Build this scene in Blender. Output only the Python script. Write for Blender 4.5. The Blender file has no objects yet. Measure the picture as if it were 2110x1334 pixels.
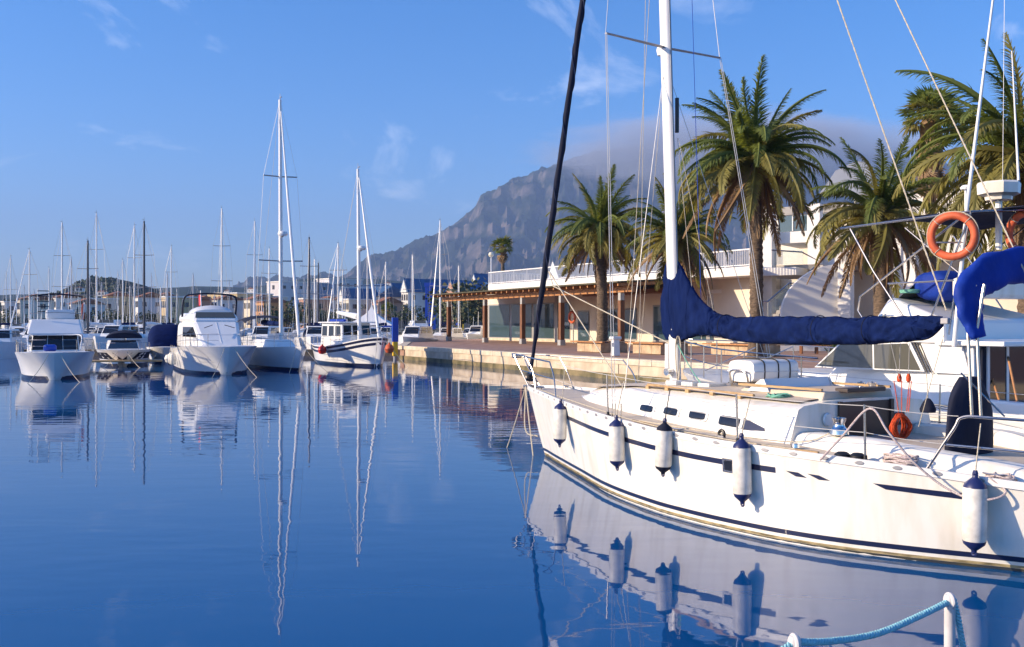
import bpy, math, random
from mathutils import Vector, Matrix, noise as mnoise
R = math.radians
rnd = random.Random(7)
sc = bpy.context.scene
col = sc.collection

# ------------------------------------------------------------------ camera
F = 2050.0; CX = 1055.0; CY = 668.0; EYE = 2.5          # photo pixels (2110 wide), eye height above the water
cam_d = bpy.data.cameras.new('camera'); cam = bpy.data.objects.new('camera', cam_d); col.objects.link(cam)
cam.location = (0, 0, EYE); cam.rotation_euler = (R(90), 0, 0)
cam_d.sensor_width = 36; cam_d.lens = 36 * F / 2110; cam_d.clip_start = .1; cam_d.clip_end = 60000
cam_d.shift_y = (CY - 667) / 2110
sc.camera = cam

# ------------------------------------------------------------------ sky, sun, exposure
SUN_EL = 21.0
SUN_AZ = Vector((-.98, -.17, 0)).normalized()           # towards the sun, seen from above
S = (SUN_AZ * math.cos(R(SUN_EL)) + Vector((0, 0, math.sin(R(SUN_EL))))).normalized()
world = bpy.data.worlds.new('World'); sc.world = world; world.use_nodes = True
wn, wl = world.node_tree.nodes, world.node_tree.links
wn.clear()
wo = wn.new('ShaderNodeOutputWorld'); bg = wn.new('ShaderNodeBackground'); sky = wn.new('ShaderNodeTexSky')
sky.sky_type = 'NISHITA'; sky.sun_disc = False; sky.sun_elevation = R(SUN_EL)
sky.sun_rotation = math.atan2(SUN_AZ.x, SUN_AZ.y)
sky.air_density = 1.0; sky.dust_density = 1.1; sky.ozone_density = 4.5; sky.altitude = 200
bg.inputs['Strength'].default_value = .15
tc = wn.new('ShaderNodeTexCoord'); mp = wn.new('ShaderNodeMapping'); mp.inputs['Scale'].default_value = (2.6, 2.0, 6.5)
mp.inputs['Location'].default_value = (-.93, .1, .35); mp.inputs['Rotation'].default_value = (0, R(14), 0)
nz = wn.new('ShaderNodeTexNoise'); nz.inputs['Scale'].default_value = 1.5; nz.inputs['Detail'].default_value = 9
nz.inputs['Roughness'].default_value = .62; nz.inputs['Distortion'].default_value = .6
ramp = wn.new('ShaderNodeValToRGB'); ramp.color_ramp.elements[0].position = .565; ramp.color_ramp.elements[1].position = .9
ramp.color_ramp.elements[1].color = (.95, .95, .95, 1)
hsv = wn.new('ShaderNodeHueSaturation'); hsv.inputs['Saturation'].default_value = 1.30
mix = wn.new('ShaderNodeMix'); mix.data_type = 'RGBA'
mix.inputs['B'].default_value = (6.2, 6.6, 7.6, 1)
wl.new(tc.outputs['Generated'], mp.inputs['Vector']); wl.new(mp.outputs[0], nz.inputs['Vector']); wl.new(nz.outputs['Fac'], ramp.inputs['Fac'])
tin = wn.new('ShaderNodeMix'); tin.data_type = 'RGBA'; tin.blend_type = 'MULTIPLY'; tin.inputs['Factor'].default_value = 1; tin.inputs['B'].default_value = (.97, .93, 1.08, 1)
wl.new(sky.outputs[0], hsv.inputs['Color']); wl.new(hsv.outputs[0], tin.inputs['A']); wl.new(tin.outputs['Result'], mix.inputs['A']); wl.new(ramp.outputs[0], mix.inputs['Factor'])
wl.new(mix.outputs['Result'], bg.inputs['Color']); wl.new(bg.outputs[0], wo.inputs['Surface'])
sun_d = bpy.data.lights.new('sun', 'SUN'); sun_d.energy = 5.0; sun_d.angle = R(.5); sun_d.color = (1, .80, .56)
sun = bpy.data.objects.new('sun', sun_d); col.objects.link(sun)
sun.rotation_euler = (-S).to_track_quat('-Z', 'Y').to_euler()
sc.view_settings.view_transform = 'Standard'; sc.view_settings.look = 'None'
sc.view_settings.exposure = .6; sc.view_settings.gamma = 1; sc.view_settings.use_curve_mapping = False
cy = sc.cycles
cy.use_denoising = True; cy.max_bounces = 7; cy.diffuse_bounces = 3; cy.glossy_bounces = 4; cy.transmission_bounces = 4
cy.volume_bounces = 0; cy.transparent_max_bounces = 8; cy.caustics_reflective = False; cy.caustics_refractive = False
cy.sample_clamp_indirect = 6; cy.volume_step_rate = 4; cy.volume_max_steps = 64

# ------------------------------------------------------------------ pixels to places
def PD(x, y, d): return Vector(((x - CX) * d / F, d, EYE - (y - CY) * d / F))       # a pixel at a known depth
def PZ(x, y, z): return PD(x, y, F * (EYE - z) / (y - CY))                          # a pixel on a level plane
def AT(x, d, z=0.): return Vector(((x - CX) * d / F, d, z))                         # pixel column, depth and height
def HZ(y, d): return EYE - (y - CY) * d / F                                         # height of a pixel row at a depth
def interp(x, xs, ys):
    if x <= xs[0]: return ys[0]
    for i in range(1, len(xs)):
        if x <= xs[i]:
            k = (x - xs[i-1]) / (xs[i] - xs[i-1]); return ys[i-1] + k * (ys[i] - ys[i-1])
    return ys[-1]
def smooth(x, xs, ys):                                                              # a monotone-looking cubic through a table
    n = len(xs)
    if x <= xs[0]: return ys[0]
    if x >= xs[-1]: return ys[-1]
    i = max(j for j in range(n - 1) if xs[j] <= x)
    h = xs[i+1] - xs[i]; k = (x - xs[i]) / h
    def m(j):
        if j == 0: return (ys[1] - ys[0]) / (xs[1] - xs[0])
        if j == n - 1: return (ys[-1] - ys[-2]) / (xs[-1] - xs[-2])
        return (ys[j+1] - ys[j-1]) / (xs[j+1] - xs[j-1])
    a, b = m(i) * h, m(i+1) * h
    return ys[i]*(2*k**3-3*k*k+1) + a*(k**3-2*k*k+k) + ys[i+1]*(3*k*k-2*k**3) + b*(k**3-k*k)

# ------------------------------------------------------------------ materials
MATS = {}
def mat(name, c, rough=.5, metal=0., var=0., vs=4., c2=None, bump=0., bs=30., spec=.5, stretch=(1, 1, 1), coat=0., emit=0., alpha=1., trans=0., ior=None, vdet=5, vlo=.35, vhi=.65):
    if name in MATS: return MATS[name]
    m = bpy.data.materials.new(name); m.use_nodes = True; MATS[name] = m
    n, l = m.node_tree.nodes, m.node_tree.links; p = n['Principled BSDF']
    p.inputs['Base Color'].default_value = (*c, 1); p.inputs['Roughness'].default_value = rough; p.inputs['Metallic'].default_value = metal
    p.inputs['Specular IOR Level'].default_value = spec; p.inputs['Coat Weight'].default_value = coat
    p.inputs['Transmission Weight'].default_value = trans
    if ior: p.inputs['IOR'].default_value = ior
    if alpha < 1: p.inputs['Alpha'].default_value = alpha
    if emit: p.inputs['Emission Color'].default_value = (*c, 1); p.inputs['Emission Strength'].default_value = emit
    if var or c2 or bump:
        t = n.new('ShaderNodeTexCoord'); mp = n.new('ShaderNodeMapping'); mp.inputs['Scale'].default_value = stretch
        l.new(t.outputs['Object'], mp.inputs[0])
    if var or c2:
        z = n.new('ShaderNodeTexNoise'); z.inputs['Scale'].default_value = vs; z.inputs['Detail'].default_value = vdet; l.new(mp.outputs[0], z.inputs['Vector'])
        r = n.new('ShaderNodeValToRGB'); r.color_ramp.elements[0].position = vlo; r.color_ramp.elements[1].position = vhi
        b = c2 or tuple(max(0, x * (1 - var)) for x in c)
        r.color_ramp.elements[0].color = (*b, 1); r.color_ramp.elements[1].color = (*c, 1)
        l.new(z.outputs['Fac'], r.inputs[0]); l.new(r.outputs[0], p.inputs['Base Color'])
    if bump:
        z2 = n.new('ShaderNodeTexNoise'); z2.inputs['Scale'].default_value = bs; z2.inputs['Detail'].default_value = 4; l.new(mp.outputs[0], z2.inputs['Vector'])
        bm = n.new('ShaderNodeBump'); bm.inputs['Strength'].default_value = bump; bm.inputs['Distance'].default_value = .02
        l.new(z2.outputs['Fac'], bm.inputs['Height']); l.new(bm.outputs[0], p.inputs['Normal'])
    return m
gel = mat('gelcoat', (.83, .80, .73), .28, c2=(.71, .66, .55), vs=2.2, coat=.3, stretch=(2.2, 2.2, .35), vdet=8, vlo=.28, vhi=.55)
gelw = mat('white_gelcoat', (.82, .82, .80), .28, var=.05, vs=1.5, coat=.3)
gelg = mat('grey_white_gelcoat', (.70, .71, .72), .35, var=.06, vs=2)
deckm = mat('cream_deck', (.60, .51, .40), .6, var=.1, vs=3, bump=.15, bs=160)
navy = mat('navy_paint', (.012, .017, .055), .3, coat=.2)
antif = mat('dark_antifouling', (.02, .03, .05), .6, var=.5, vs=3, c2=(.07, .06, .03))
goldm = mat('waterline_growth', (.42, .33, .17), .7, c2=(.12, .10, .05), vs=6, stretch=(1, 1, 4))
canvas = mat('navy_canvas', (.006, .017, .085), .9, var=.3, vs=3, bump=.9, bs=5, spec=.08, stretch=(3, 1, .6))
canvasd = mat('dark_canvas', (.014, .018, .04), .8, var=.3, vs=3, bump=.4, bs=12, spec=.2)
bcanvas = mat('blue_canvas', (.008, .045, .36), .7, var=.3, vs=3, bump=.5, bs=12, spec=.25)
steel = mat('stainless_steel', (.46, .43, .40), .25, 1.)
alu = mat('painted_mast_metal', (.80, .79, .76), .3, .0, var=.05, vs=2, coat=.2)
alug = mat('grey_metal', (.30, .30, .32), .45, .3)
wire = mat('rigging_wire', (.60, .58, .54), .5, .3)
ropem = mat('pale_rope', (.62, .55, .42), .9, var=.35, vs=60)
roped = mat('dark_rope', (.03, .03, .035), .9)
ropeo = mat('orange_rope', (.72, .09, .02), .85, var=.5, vs=40)
ropeg = mat('green_rope', (.18, .48, .36), .85, var=.4, vs=40)
ropem2 = mat('flecked_rope', (.66, .60, .55), .9, c2=(.32, .22, .24), vs=90)
turq = mat('turquoise_rope', (.30, .62, .68), .8, var=.25, vs=60)
glassd = mat('dark_window_glass', (.012, .013, .018), .06, spec=.7)
tint = mat('tinted_glass', (.10, .10, .085), .05, spec=.6)
bglass = mat('shop_window_glass', (.05, .085, .10), .03, spec=.9)
teak = mat('weathered_teak', (.50, .33, .16), .65, var=.4, vs=6, stretch=(1, 8, 8))
rubber = mat('fender_vinyl', (.76, .73, .66), .5, var=.35, vs=7, vdet=9, vlo=.3, vhi=.6)
fblue = mat('fender_blue', (.014, .022, .10), .4)
black = mat('black_plastic', (.012, .012, .014), .45)
chrome = mat('chrome', (.75, .74, .72), .12, 1.)
orange = mat('lifebuoy_orange', (.70, .13, .045), .6, var=.4, vs=6, vdet=8)
redm = mat('red_plastic', (.62, .03, .03), .4)
yellow = mat('yellow_paint', (.78, .48, .02), .5)
bluep = mat('blue_paint', (.012, .06, .40), .45)
white = mat('white_paint', (.80, .79, .77), .5, var=.06, vs=2)
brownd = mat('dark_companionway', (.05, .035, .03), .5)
woodd = mat('brown_timber', (.22, .09, .035), .6, var=.35, vs=5, stretch=(3, 3, .5))
woodl = mat('orange_timber', (.48, .22, .08), .6, var=.3, vs=5)

def leaf_mat(name, c, c2, tr=.4, vs=2.5, trc=None):
    """leaves that let some sunlight through"""
    m = mat(name, c, .5, c2=c2, vs=vs, spec=.3); n, l = m.node_tree.nodes, m.node_tree.links
    p = n['Principled BSDF']; t = n.new('ShaderNodeBsdfTranslucent'); x = n.new('ShaderNodeMixShader'); x.inputs[0].default_value = tr
    g = n.new('ShaderNodeMix'); g.data_type = 'RGBA'; g.blend_type = 'MULTIPLY'; g.inputs['Factor'].default_value = 1; g.inputs['B'].default_value = (*(trc or (1.7, 1.5, .65)), 1)
    l.new(n['Color Ramp'].outputs[0], g.inputs['A']); l.new(g.outputs['Result'], t.inputs['Color']); l.new(p.outputs[0], x.inputs[1]); l.new(t.outputs[0], x.inputs[2]); l.new(x.outputs[0], n['Material Output'].inputs['Surface'])
    return m

# ------------------------------------------------------------------ mesh builder
def basis(d, up=Vector((0, 0, 1))):
    d = d.normalized(); a = d.cross(up)
    if a.length < 1e-4: a = d.cross(Vector((1, 0, 0)))
    a.normalize(); return a, d.cross(a).normalized() * -1
class MB:
    def __init__(s): s.v = []; s.f = []
    def add(s, vs, fs):
        o = len(s.v); s.v += [Vector(p) for p in vs]; s.f += [tuple(i + o for i in q) for q in fs]; return s
    def box(s, c, d, rz=0., taper=1.):
        x, y, z = d[0] / 2, d[1] / 2, d[2] / 2; cr, sr = math.cos(rz), math.sin(rz); vs = []
        for k, t in ((-1, 1), (1, taper)):
            for a, b in ((-1, -1), (1, -1), (1, 1), (-1, 1)):
                px, py = a * x * t, b * y * t; vs.append((c[0] + px * cr - py * sr, c[1] + px * sr + py * cr, c[2] + k * z))
        return s.add(vs, [(3, 2, 1, 0), (4, 5, 6, 7), (0, 1, 5, 4), (1, 2, 6, 5), (2, 3, 7, 6), (3, 0, 4, 7)])
    def hexa(s, p): return s.add(p, [(3, 2, 1, 0), (4, 5, 6, 7), (0, 1, 5, 4), (1, 2, 6, 5), (2, 3, 7, 6), (3, 0, 4, 7)])
    def tube(s, pts, r, n=8, cap=True, closed=False, flat=1.):
        pts = [Vector(p) for p in pts]; m = len(pts); rs = r if isinstance(r, (list, tuple)) else [r] * m
        rings = []; A = None
        for i, p in enumerate(pts):
            if closed: d = pts[(i + 1) % m] - pts[i - 1]
            else: d = pts[min(i + 1, m - 1)] - pts[max(i - 1, 0)]
            if d.length < 1e-9: d = Vector((0, 0, 1))
            d.normalize()
            if A is None: A, _ = basis(d)
            A = (A - d * A.dot(d))
            if A.length < 1e-5: A, _ = basis(d)
            A.normalize(); Bv = d.cross(A)
            rings.append([p + (A * math.cos(q) + Bv * math.sin(q) * flat) * rs[i] for q in [2 * math.pi * k / n for k in range(n)]])
        return s.loft(rings, cap, closed)
    def loft(s, rings, cap=True, closed=False, ringclosed=True):
        n = len(rings[0]); vs = [p for r in rings for p in r]; fs = []; m = len(rings)
        for i in range(m if closed else m - 1):
            j = (i + 1) % m
            for k in range(n if ringclosed else n - 1):
                k2 = (k + 1) % n; fs.append((i*n+k, i*n+k2, j*n+k2, j*n+k))
        if cap and not closed: fs += [tuple(range(n - 1, -1, -1)), tuple((m-1)*n + k for k in range(n))]
        return s.add(vs, fs)
    def lathe(s, prof, o=(0, 0, 0), n=16, ax=Vector((0, 0, 1))):                # prof: (radius, distance along the axis)
        o = Vector(o); a, b = basis(Vector(ax)); ax = Vector(ax).normalized()
        return s.loft([[o + ax * z + (a * math.cos(2*math.pi*k/n) + b * math.sin(2*math.pi*k/n)) * max(r, 1e-4) for k in range(n)] for r, z in prof])
    def prism(s, poly, off):                                                    # a planar outline pushed along off
        off = Vector(off); n = len(poly); p = [Vector(q) for q in poly]
        return s.add(p + [q + off for q in p], [tuple(range(n - 1, -1, -1)), tuple(range(n, 2*n))] + [(k, (k+1) % n, n+(k+1) % n, n+k) for k in range(n)])
    def torus(s, c, ax, R_, r, n=28, m=10, a0=0., a1=2*math.pi):
        a, b = basis(Vector(ax)); c = Vector(c); full = abs(a1 - a0) > 6.28; k = n if full else n + 1
        return s.tube([c + (a*math.cos(a0+(a1-a0)*i/n) + b*math.sin(a0+(a1-a0)*i/n)) * R_ for i in range(k)], r, m, closed=full)
    def mesh(s, name, m, smooth_=False, sub=None):
        me = bpy.data.meshes.new(name); me.from_pydata([tuple(p) for p in s.v], [], s.f)
        me.materials.append(m)
        if smooth_: me.shade_smooth() if smooth_ is True else me.shade_auto(R(smooth_)) if hasattr(me, 'shade_auto') else me.shade_smooth()
        me.update(); return me
    def build(s, name, m, parent=None, smooth_=False, world=False, label=None, bevel=0.):
        if world and parent is not None:
            M = rootmat(parent).inverted(); s.v = [M @ p for p in s.v]
        o = bpy.data.objects.new(name, s.mesh(name, m)); col.objects.link(o)
        if parent is not None: o.parent = parent
        if label: o['label'] = label
        if smooth_: autosmooth(o.data, 40 if smooth_ is True else smooth_)
        if bevel:
            b = o.modifiers.new('bevel', 'BEVEL'); b.width = bevel; b.segments = 2; b.limit_method = 'ANGLE'; b.angle_limit = R(35)
        return o
def autosmooth(me, ang):
    me.polygons.foreach_set('use_smooth', [True] * len(me.polygons))
    try: me.set_sharp_from_angle(angle=R(ang))
    except Exception: pass
ROOT = {}
def rootmat(o):
    while o.parent is not None: o = o.parent
    return ROOT.get(o.name, Matrix.Identity(4))
def thing(name, label, cat, loc=(0, 0, 0), rz=0., group=None, tilt=0.):
    o = bpy.data.objects.new(name, None); col.objects.link(o); o.location = loc; o.rotation_euler = (0, tilt, rz)
    o.empty_display_size = .3
    ROOT[o.name] = Matrix.Translation(Vector(loc)) @ o.rotation_euler.to_matrix().to_4x4()
    return tag(o, label, cat, group)
def tag(o, label, cat, group=None, kind=None):
    if label: o['label'] = label
    if cat: o['category'] = cat
    if group: o['group'] = group
    if kind: o['kind'] = kind
    return o
def struct(o): o['kind'] = 'structure'; return o
def inst(me, name, parent, loc=(0, 0, 0), rot=(0, 0, 0), scale=(1, 1, 1)):
    o = bpy.data.objects.new(name, me); col.objects.link(o); o.parent = parent; o.location = loc; o.rotation_euler = rot; o.scale = scale; return o
def copy_tree(o, parent=None):
    c = o.copy(); col.objects.link(c); c.parent = parent
    for ch in o.children: copy_tree(ch, c)
    return c
def catenary(a, b, sag, n=12): 
    a, b = Vector(a), Vector(b); return [a.lerp(b, k / n) - Vector((0, 0, sag * 4 * (k/n) * (1 - k/n))) for k in range(n + 1)]
def arc(pts, n=6):                                                              # a Catmull-Rom curve through points
    p = [Vector(q) for q in pts]; p = [p[0] * 2 - p[1]] + p + [p[-1] * 2 - p[-2]]; out = []
    for i in range(1, len(p) - 2):
        for k in range(n):
            t = k / n; a, b, c, d = p[i-1], p[i], p[i+1], p[i+2]
            out.append(.5 * ((2*b) + (c-a)*t + (2*a-5*b+4*c-d)*t*t + (3*b-a-3*c+d)*t**3))
    return out + [p[-2]]

# ------------------------------------------------------------------ water, ground, hills, haze
def water_material():
    m = bpy.data.materials.new('harbour_water'); m.use_nodes = True; n, l = m.node_tree.nodes, m.node_tree.links; p = n['Principled BSDF']
    p.inputs['Base Color'].default_value = (.002, .068, .21, 1); p.inputs['Roughness'].default_value = .02; p.inputs['IOR'].default_value = 1.333
    t = n.new('ShaderNodeTexCoord')
    def nz(scale, rot, sx, sy, det):
        mp = n.new('ShaderNodeMapping'); mp.inputs['Scale'].default_value = (sx, sy, 1); mp.inputs['Rotation'].default_value = (0, 0, rot)
        z = n.new('ShaderNodeTexNoise'); z.inputs['Scale'].default_value = scale; z.inputs['Detail'].default_value = det; z.inputs['Roughness'].default_value = .45
        l.new(t.outputs['Object'], mp.inputs[0]); l.new(mp.outputs[0], z.inputs['Vector']); return z
    a = nz(1.0, .25, .55, 1.3, 2.); b = nz(3.4, -.2, .6, 1.2, 1.5); c = nz(.06, .3, 1, 2, 2)
    add = n.new('ShaderNodeMath'); add.operation = 'MULTIPLY_ADD'; add.inputs[1].default_value = .22
    l.new(b.outputs['Fac'], add.inputs[0]); l.new(a.outputs['Fac'], add.inputs[2])
    mr = n.new('ShaderNodeMapRange'); mr.inputs['From Min'].default_value = .35; mr.inputs['From Max'].default_value = .7
    mr.inputs['To Min'].default_value = .002; mr.inputs['To Max'].default_value = .0105
    l.new(c.outputs['Fac'], mr.inputs['Value'])
    bm = n.new('ShaderNodeBump'); bm.inputs['Strength'].default_value = 1.; l.new(mr.outputs[0], bm.inputs['Distance'])
    l.new(add.outputs[0], bm.inputs['Height']); l.new(bm.outputs[0], p.inputs['Normal'])
    return m
w = MB(); w.add([(-9000, -60, 0), (9000, -60, 0), (9000, 260, 0), (-9000, 260, 0)], [(0, 1, 2, 3)])
struct(w.build('water', water_material()))
ZQ = .95
grassm = mat('shore_ground', (.10, .10, .06), .95, c2=(.22, .19, .14), vs=.02)
g = MB(); g.add([(-9000, 245, 1.2), (9000, 245, 1.2), (9000, 10000, 1.2), (-9000, 10000, 1.2)], [(0, 1, 2, 3)])
g.add([(-9000, 245, -1), (9000, 245, -1), (9000, 245, 1.2), (-9000, 245, 1.2)], [(0, 1, 2, 3)])
struct(g.build('ground', grassm))

def terrain_mat(name, green, rock, gs, k0=.42, k1=.6):
    m = bpy.data.materials.new(name); m.use_nodes = True; n, l = m.node_tree.nodes, m.node_tree.links; p = n['Principled BSDF']; p.inputs['Roughness'].default_value = .95
    p.inputs['Specular IOR Level'].default_value = .1
    t = n.new('ShaderNodeTexCoord'); z = n.new('ShaderNodeTexNoise'); z.inputs['Scale'].default_value = gs; z.inputs['Detail'].default_value = 10; z.inputs['Roughness'].default_value = .65
    z2 = n.new('ShaderNodeTexNoise'); z2.inputs['Scale'].default_value = gs * 9; z2.inputs['Detail'].default_value = 5
    ge = n.new('ShaderNodeNewGeometry'); sp = n.new('ShaderNodeSeparateXYZ'); l.new(ge.outputs['Normal'], sp.inputs[0])
    s1 = n.new('ShaderNodeMath'); s1.operation = 'MULTIPLY_ADD'; s1.inputs[1].default_value = -.55; l.new(sp.outputs['Z'], s1.inputs[0]); 
    s0 = n.new('ShaderNodeMath'); s0.operation = 'ADD'; s0.inputs[1].default_value = .38; l.new(z.outputs['Fac'], s0.inputs[0]); l.new(s0.outputs[0], s1.inputs[2])
    r = n.new('ShaderNodeValToRGB'); r.color_ramp.elements[0].position = k0; r.color_ramp.elements[1].position = k1
    r.color_ramp.elements[0].color = (*green, 1); r.color_ramp.elements[1].color = (*rock, 1)
    mx = n.new('ShaderNodeMix'); mx.data_type = 'RGBA'; mx.blend_type = 'MULTIPLY'; mx.inputs['Factor'].default_value = .7
    r2 = n.new('ShaderNodeValToRGB'); r2.color_ramp.elements[0].position = .3; r2.color_ramp.elements[1].position = .65; r2.color_ramp.elements[0].color = (.35, .35, .35, 1)
    l.new(t.outputs['Object'], z.inputs['Vector']); l.new(t.outputs['Object'], z2.inputs['Vector']); l.new(s1.outputs[0], r.inputs[0]); l.new(z2.outputs['Fac'], r2.inputs[0])
    bp_ = n.new('ShaderNodeBump'); bp_.inputs['Strength'].default_value = .8; bp_.inputs['Distance'].default_value = .04 / gs; l.new(z2.outputs['Fac'], bp_.inputs['Height']); l.new(bp_.outputs[0], p.inputs['Normal'])
    l.new(r.outputs[0], mx.inputs['A']); l.new(r2.outputs[0], mx.inputs['B']); l.new(mx.outputs['Result'], p.inputs['Base Color'])
    return m
def fbm(x, y, o=5, s=1., ridge=False):
    v = 0; a = 1; t = 0
    for i in range(o):
        q = mnoise.noise(Vector((x * s, y * s, 3.7 + i * 11.3)))
        v += a * ((1 - 2 * abs(q)) if ridge else q); t += a; a *= .5; s *= 2.07
    return v / t
def hills(name, sil, d, front, back, matl, nx, ny, rough, rs, label=None, ridge=True):
    """a range of hills whose crest at distance d follows the skyline sil (pixel x, pixel y)"""
    xs = [(p[0] - CX) * d / F for p in sil]; zs = [HZ(p[1], d) for p in sil]; mb = MB(); rows = []
    for j in range(ny + 1):
        v = j / ny; yy = front + (back - front) * v; row = []
        for i in range(nx + 1):
            X = xs[0] + (xs[-1] - xs[0]) * i / nx; h = smooth(X, xs, zs); x = X * yy / d if yy < d else X
            if yy < d: k = (yy - front) / (d - front); k = .35 * k + .65 * k * k * (1.5 - .5 * k)
            else: k = max(0, 1 - ((yy - d) / (back - d)) ** 2)
            nn = fbm(X / rs, yy / rs, 6, 1., ridge) ; edge = min(1, 4 * k * (1 - k) + .12) if yy < d else .1
            row.append((x, yy, max(0, h * k + (nn - (.35 if ridge else 0)) * rough * edge * min(1, h * 2 / rough))))
        rows.append(row)
    mb.loft(rows, cap=False, ringclosed=False)
    return struct(mb.build(name, matl, smooth_=60))
mtn = terrain_mat('limestone_mountain', (.022, .032, .016), (.17, .14, .12), .0036, .46, .66)
def mountain():
    sil = [(480, 592), (560, 585), (640, 578), (700, 570), (760, 545), (820, 522), (880, 497), (940, 465), (975, 437), (990, 414), (1005, 402), (1040, 384), (1075, 369), (1120, 350), (1190, 322), (1300, 300), (1420, 290), (1550, 292), (1700, 305), (1900, 335), (2200, 400), (2500, 470)]
    d, front, back = 6000., 2300., 8000.; xs = [(p[0] - CX) * d / F for p in sil]; zs = [HZ(p[1], d) for p in sil]; NX, NY = 340, 190; rows = []
    for j in range(NY + 1):
        v = j / NY; yy = front + (d - front) * (v / .85) if v < .85 else d + (back - d) * (v - .85) / .15; row = []
        for i in range(NX + 1):
            X = xs[0] + (xs[-1] - xs[0]) * i / NX
            if yy <= d:
                k = (yy - front) / (d - front); wx = X + 190 * fbm(X / 900, yy / 900 + 7, 3) * (1 - k) ; h = smooth(wx, xs, zs)
                cliff = .30 * k + .34 * k * k; kk = cliff + .36 * (1 / (1 + math.exp(-(k - .80 + .10 * fbm(X / 420, 3.3, 3)) * 26)))
                rg = fbm(X / 330, yy / 1100, 6, 1., True); fine = fbm(X / 100, yy / 240, 4, 1., True)
                e = min(1., 5 * k) * min(1., 7 * (1 - k) + .06); z = h * min(1, kk) + ((rg - .35) * 120 + (fine - .35) * 85) * e * min(1, h / 350)
                strata = 26 * math.sin(z / 19. + 2 * fbm(X / 600, 1, 2)) * .32; z += strata * e * min(1, h / 500)
            else: h = smooth(X, xs, zs); z = h * max(0, 1 - ((yy - d) / (back - d)) ** 1.5)
            x = X * yy / d if yy < d else X
            row.append((x, yy, max(0, z)))
        rows.append(row)
    return struct(MB().loft(rows, cap=False, ringclosed=False).build('mountain', mtn, smooth_=35))
mountain()
ridge_m = terrain_mat('wooded_ridge', (.03, .05, .025), (.16, .14, .10), .006, .5, .75)
hills('ridge_hills', [(-500, 612), (0, 608), (60, 606), (140, 604), (300, 595), (420, 590), (520, 592), (640, 574), (760, 575), (900, 585), (1060, 590), (1300, 600), (1700, 600), (2500, 600)],
      2600, 1100, 3300, ridge_m, 160, 40, 22, 140)

def cloud_cap():
    m = bpy.data.materials.new('mountain_cloud'); m.use_nodes = True; n, l = m.node_tree.nodes, m.node_tree.links; n.clear(); o = n.new('ShaderNodeOutputMaterial'); v = n.new('ShaderNodeVolumePrincipled')
    v.inputs['Color'].default_value = (.80, .86, 1, 1); v.inputs['Anisotropy'].default_value = .1
    t = n.new('ShaderNodeTexCoord'); z = n.new('ShaderNodeTexNoise'); z.inputs['Scale'].default_value = 2.6; z.inputs['Detail'].default_value = 5; z.inputs['Roughness'].default_value = .6; l.new(t.outputs['Object'], z.inputs['Vector'])
    ln = n.new('ShaderNodeVectorMath'); ln.operation = 'LENGTH'; l.new(t.outputs['Object'], ln.inputs[0])
    f = n.new('ShaderNodeMapRange'); f.inputs['From Min'].default_value = .25; f.inputs['From Max'].default_value = 1.; f.inputs['To Min'].default_value = .62; f.inputs['To Max'].default_value = -.42; l.new(ln.outputs['Value'], f.inputs['Value'])
    a = n.new('ShaderNodeMath'); a.operation = 'ADD'; l.new(f.outputs[0], a.inputs[0]); l.new(z.outputs['Fac'], a.inputs[1])
    r = n.new('ShaderNodeMapRange'); r.inputs['From Min'].default_value = .42; r.inputs['From Max'].default_value = 1.1; r.inputs['To Min'].default_value = 0; r.inputs['To Max'].default_value = .010; l.new(a.outputs[0], r.inputs['Value'])
    l.new(r.outputs[0], v.inputs['Density']); l.new(v.outputs[0], o.inputs['Volume'])
    mb = MB(); mb.loft([[Vector((math.cos(2*math.pi*k/24) * math.sin(q), math.sin(2*math.pi*k/24) * math.sin(q), -math.cos(q))) for k in range(24)] for q in [.02 + (math.pi - .04) * j / 12 for j in range(13)]])
    ob = mb.build('cloud', m); ob.scale = (1500, 850, 300); ob.location = AT(1520, 5350, 905); tag(ob, 'grey cloud bank covering the mountain top', 'cloud', kind='stuff')
cloud_cap()

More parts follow.
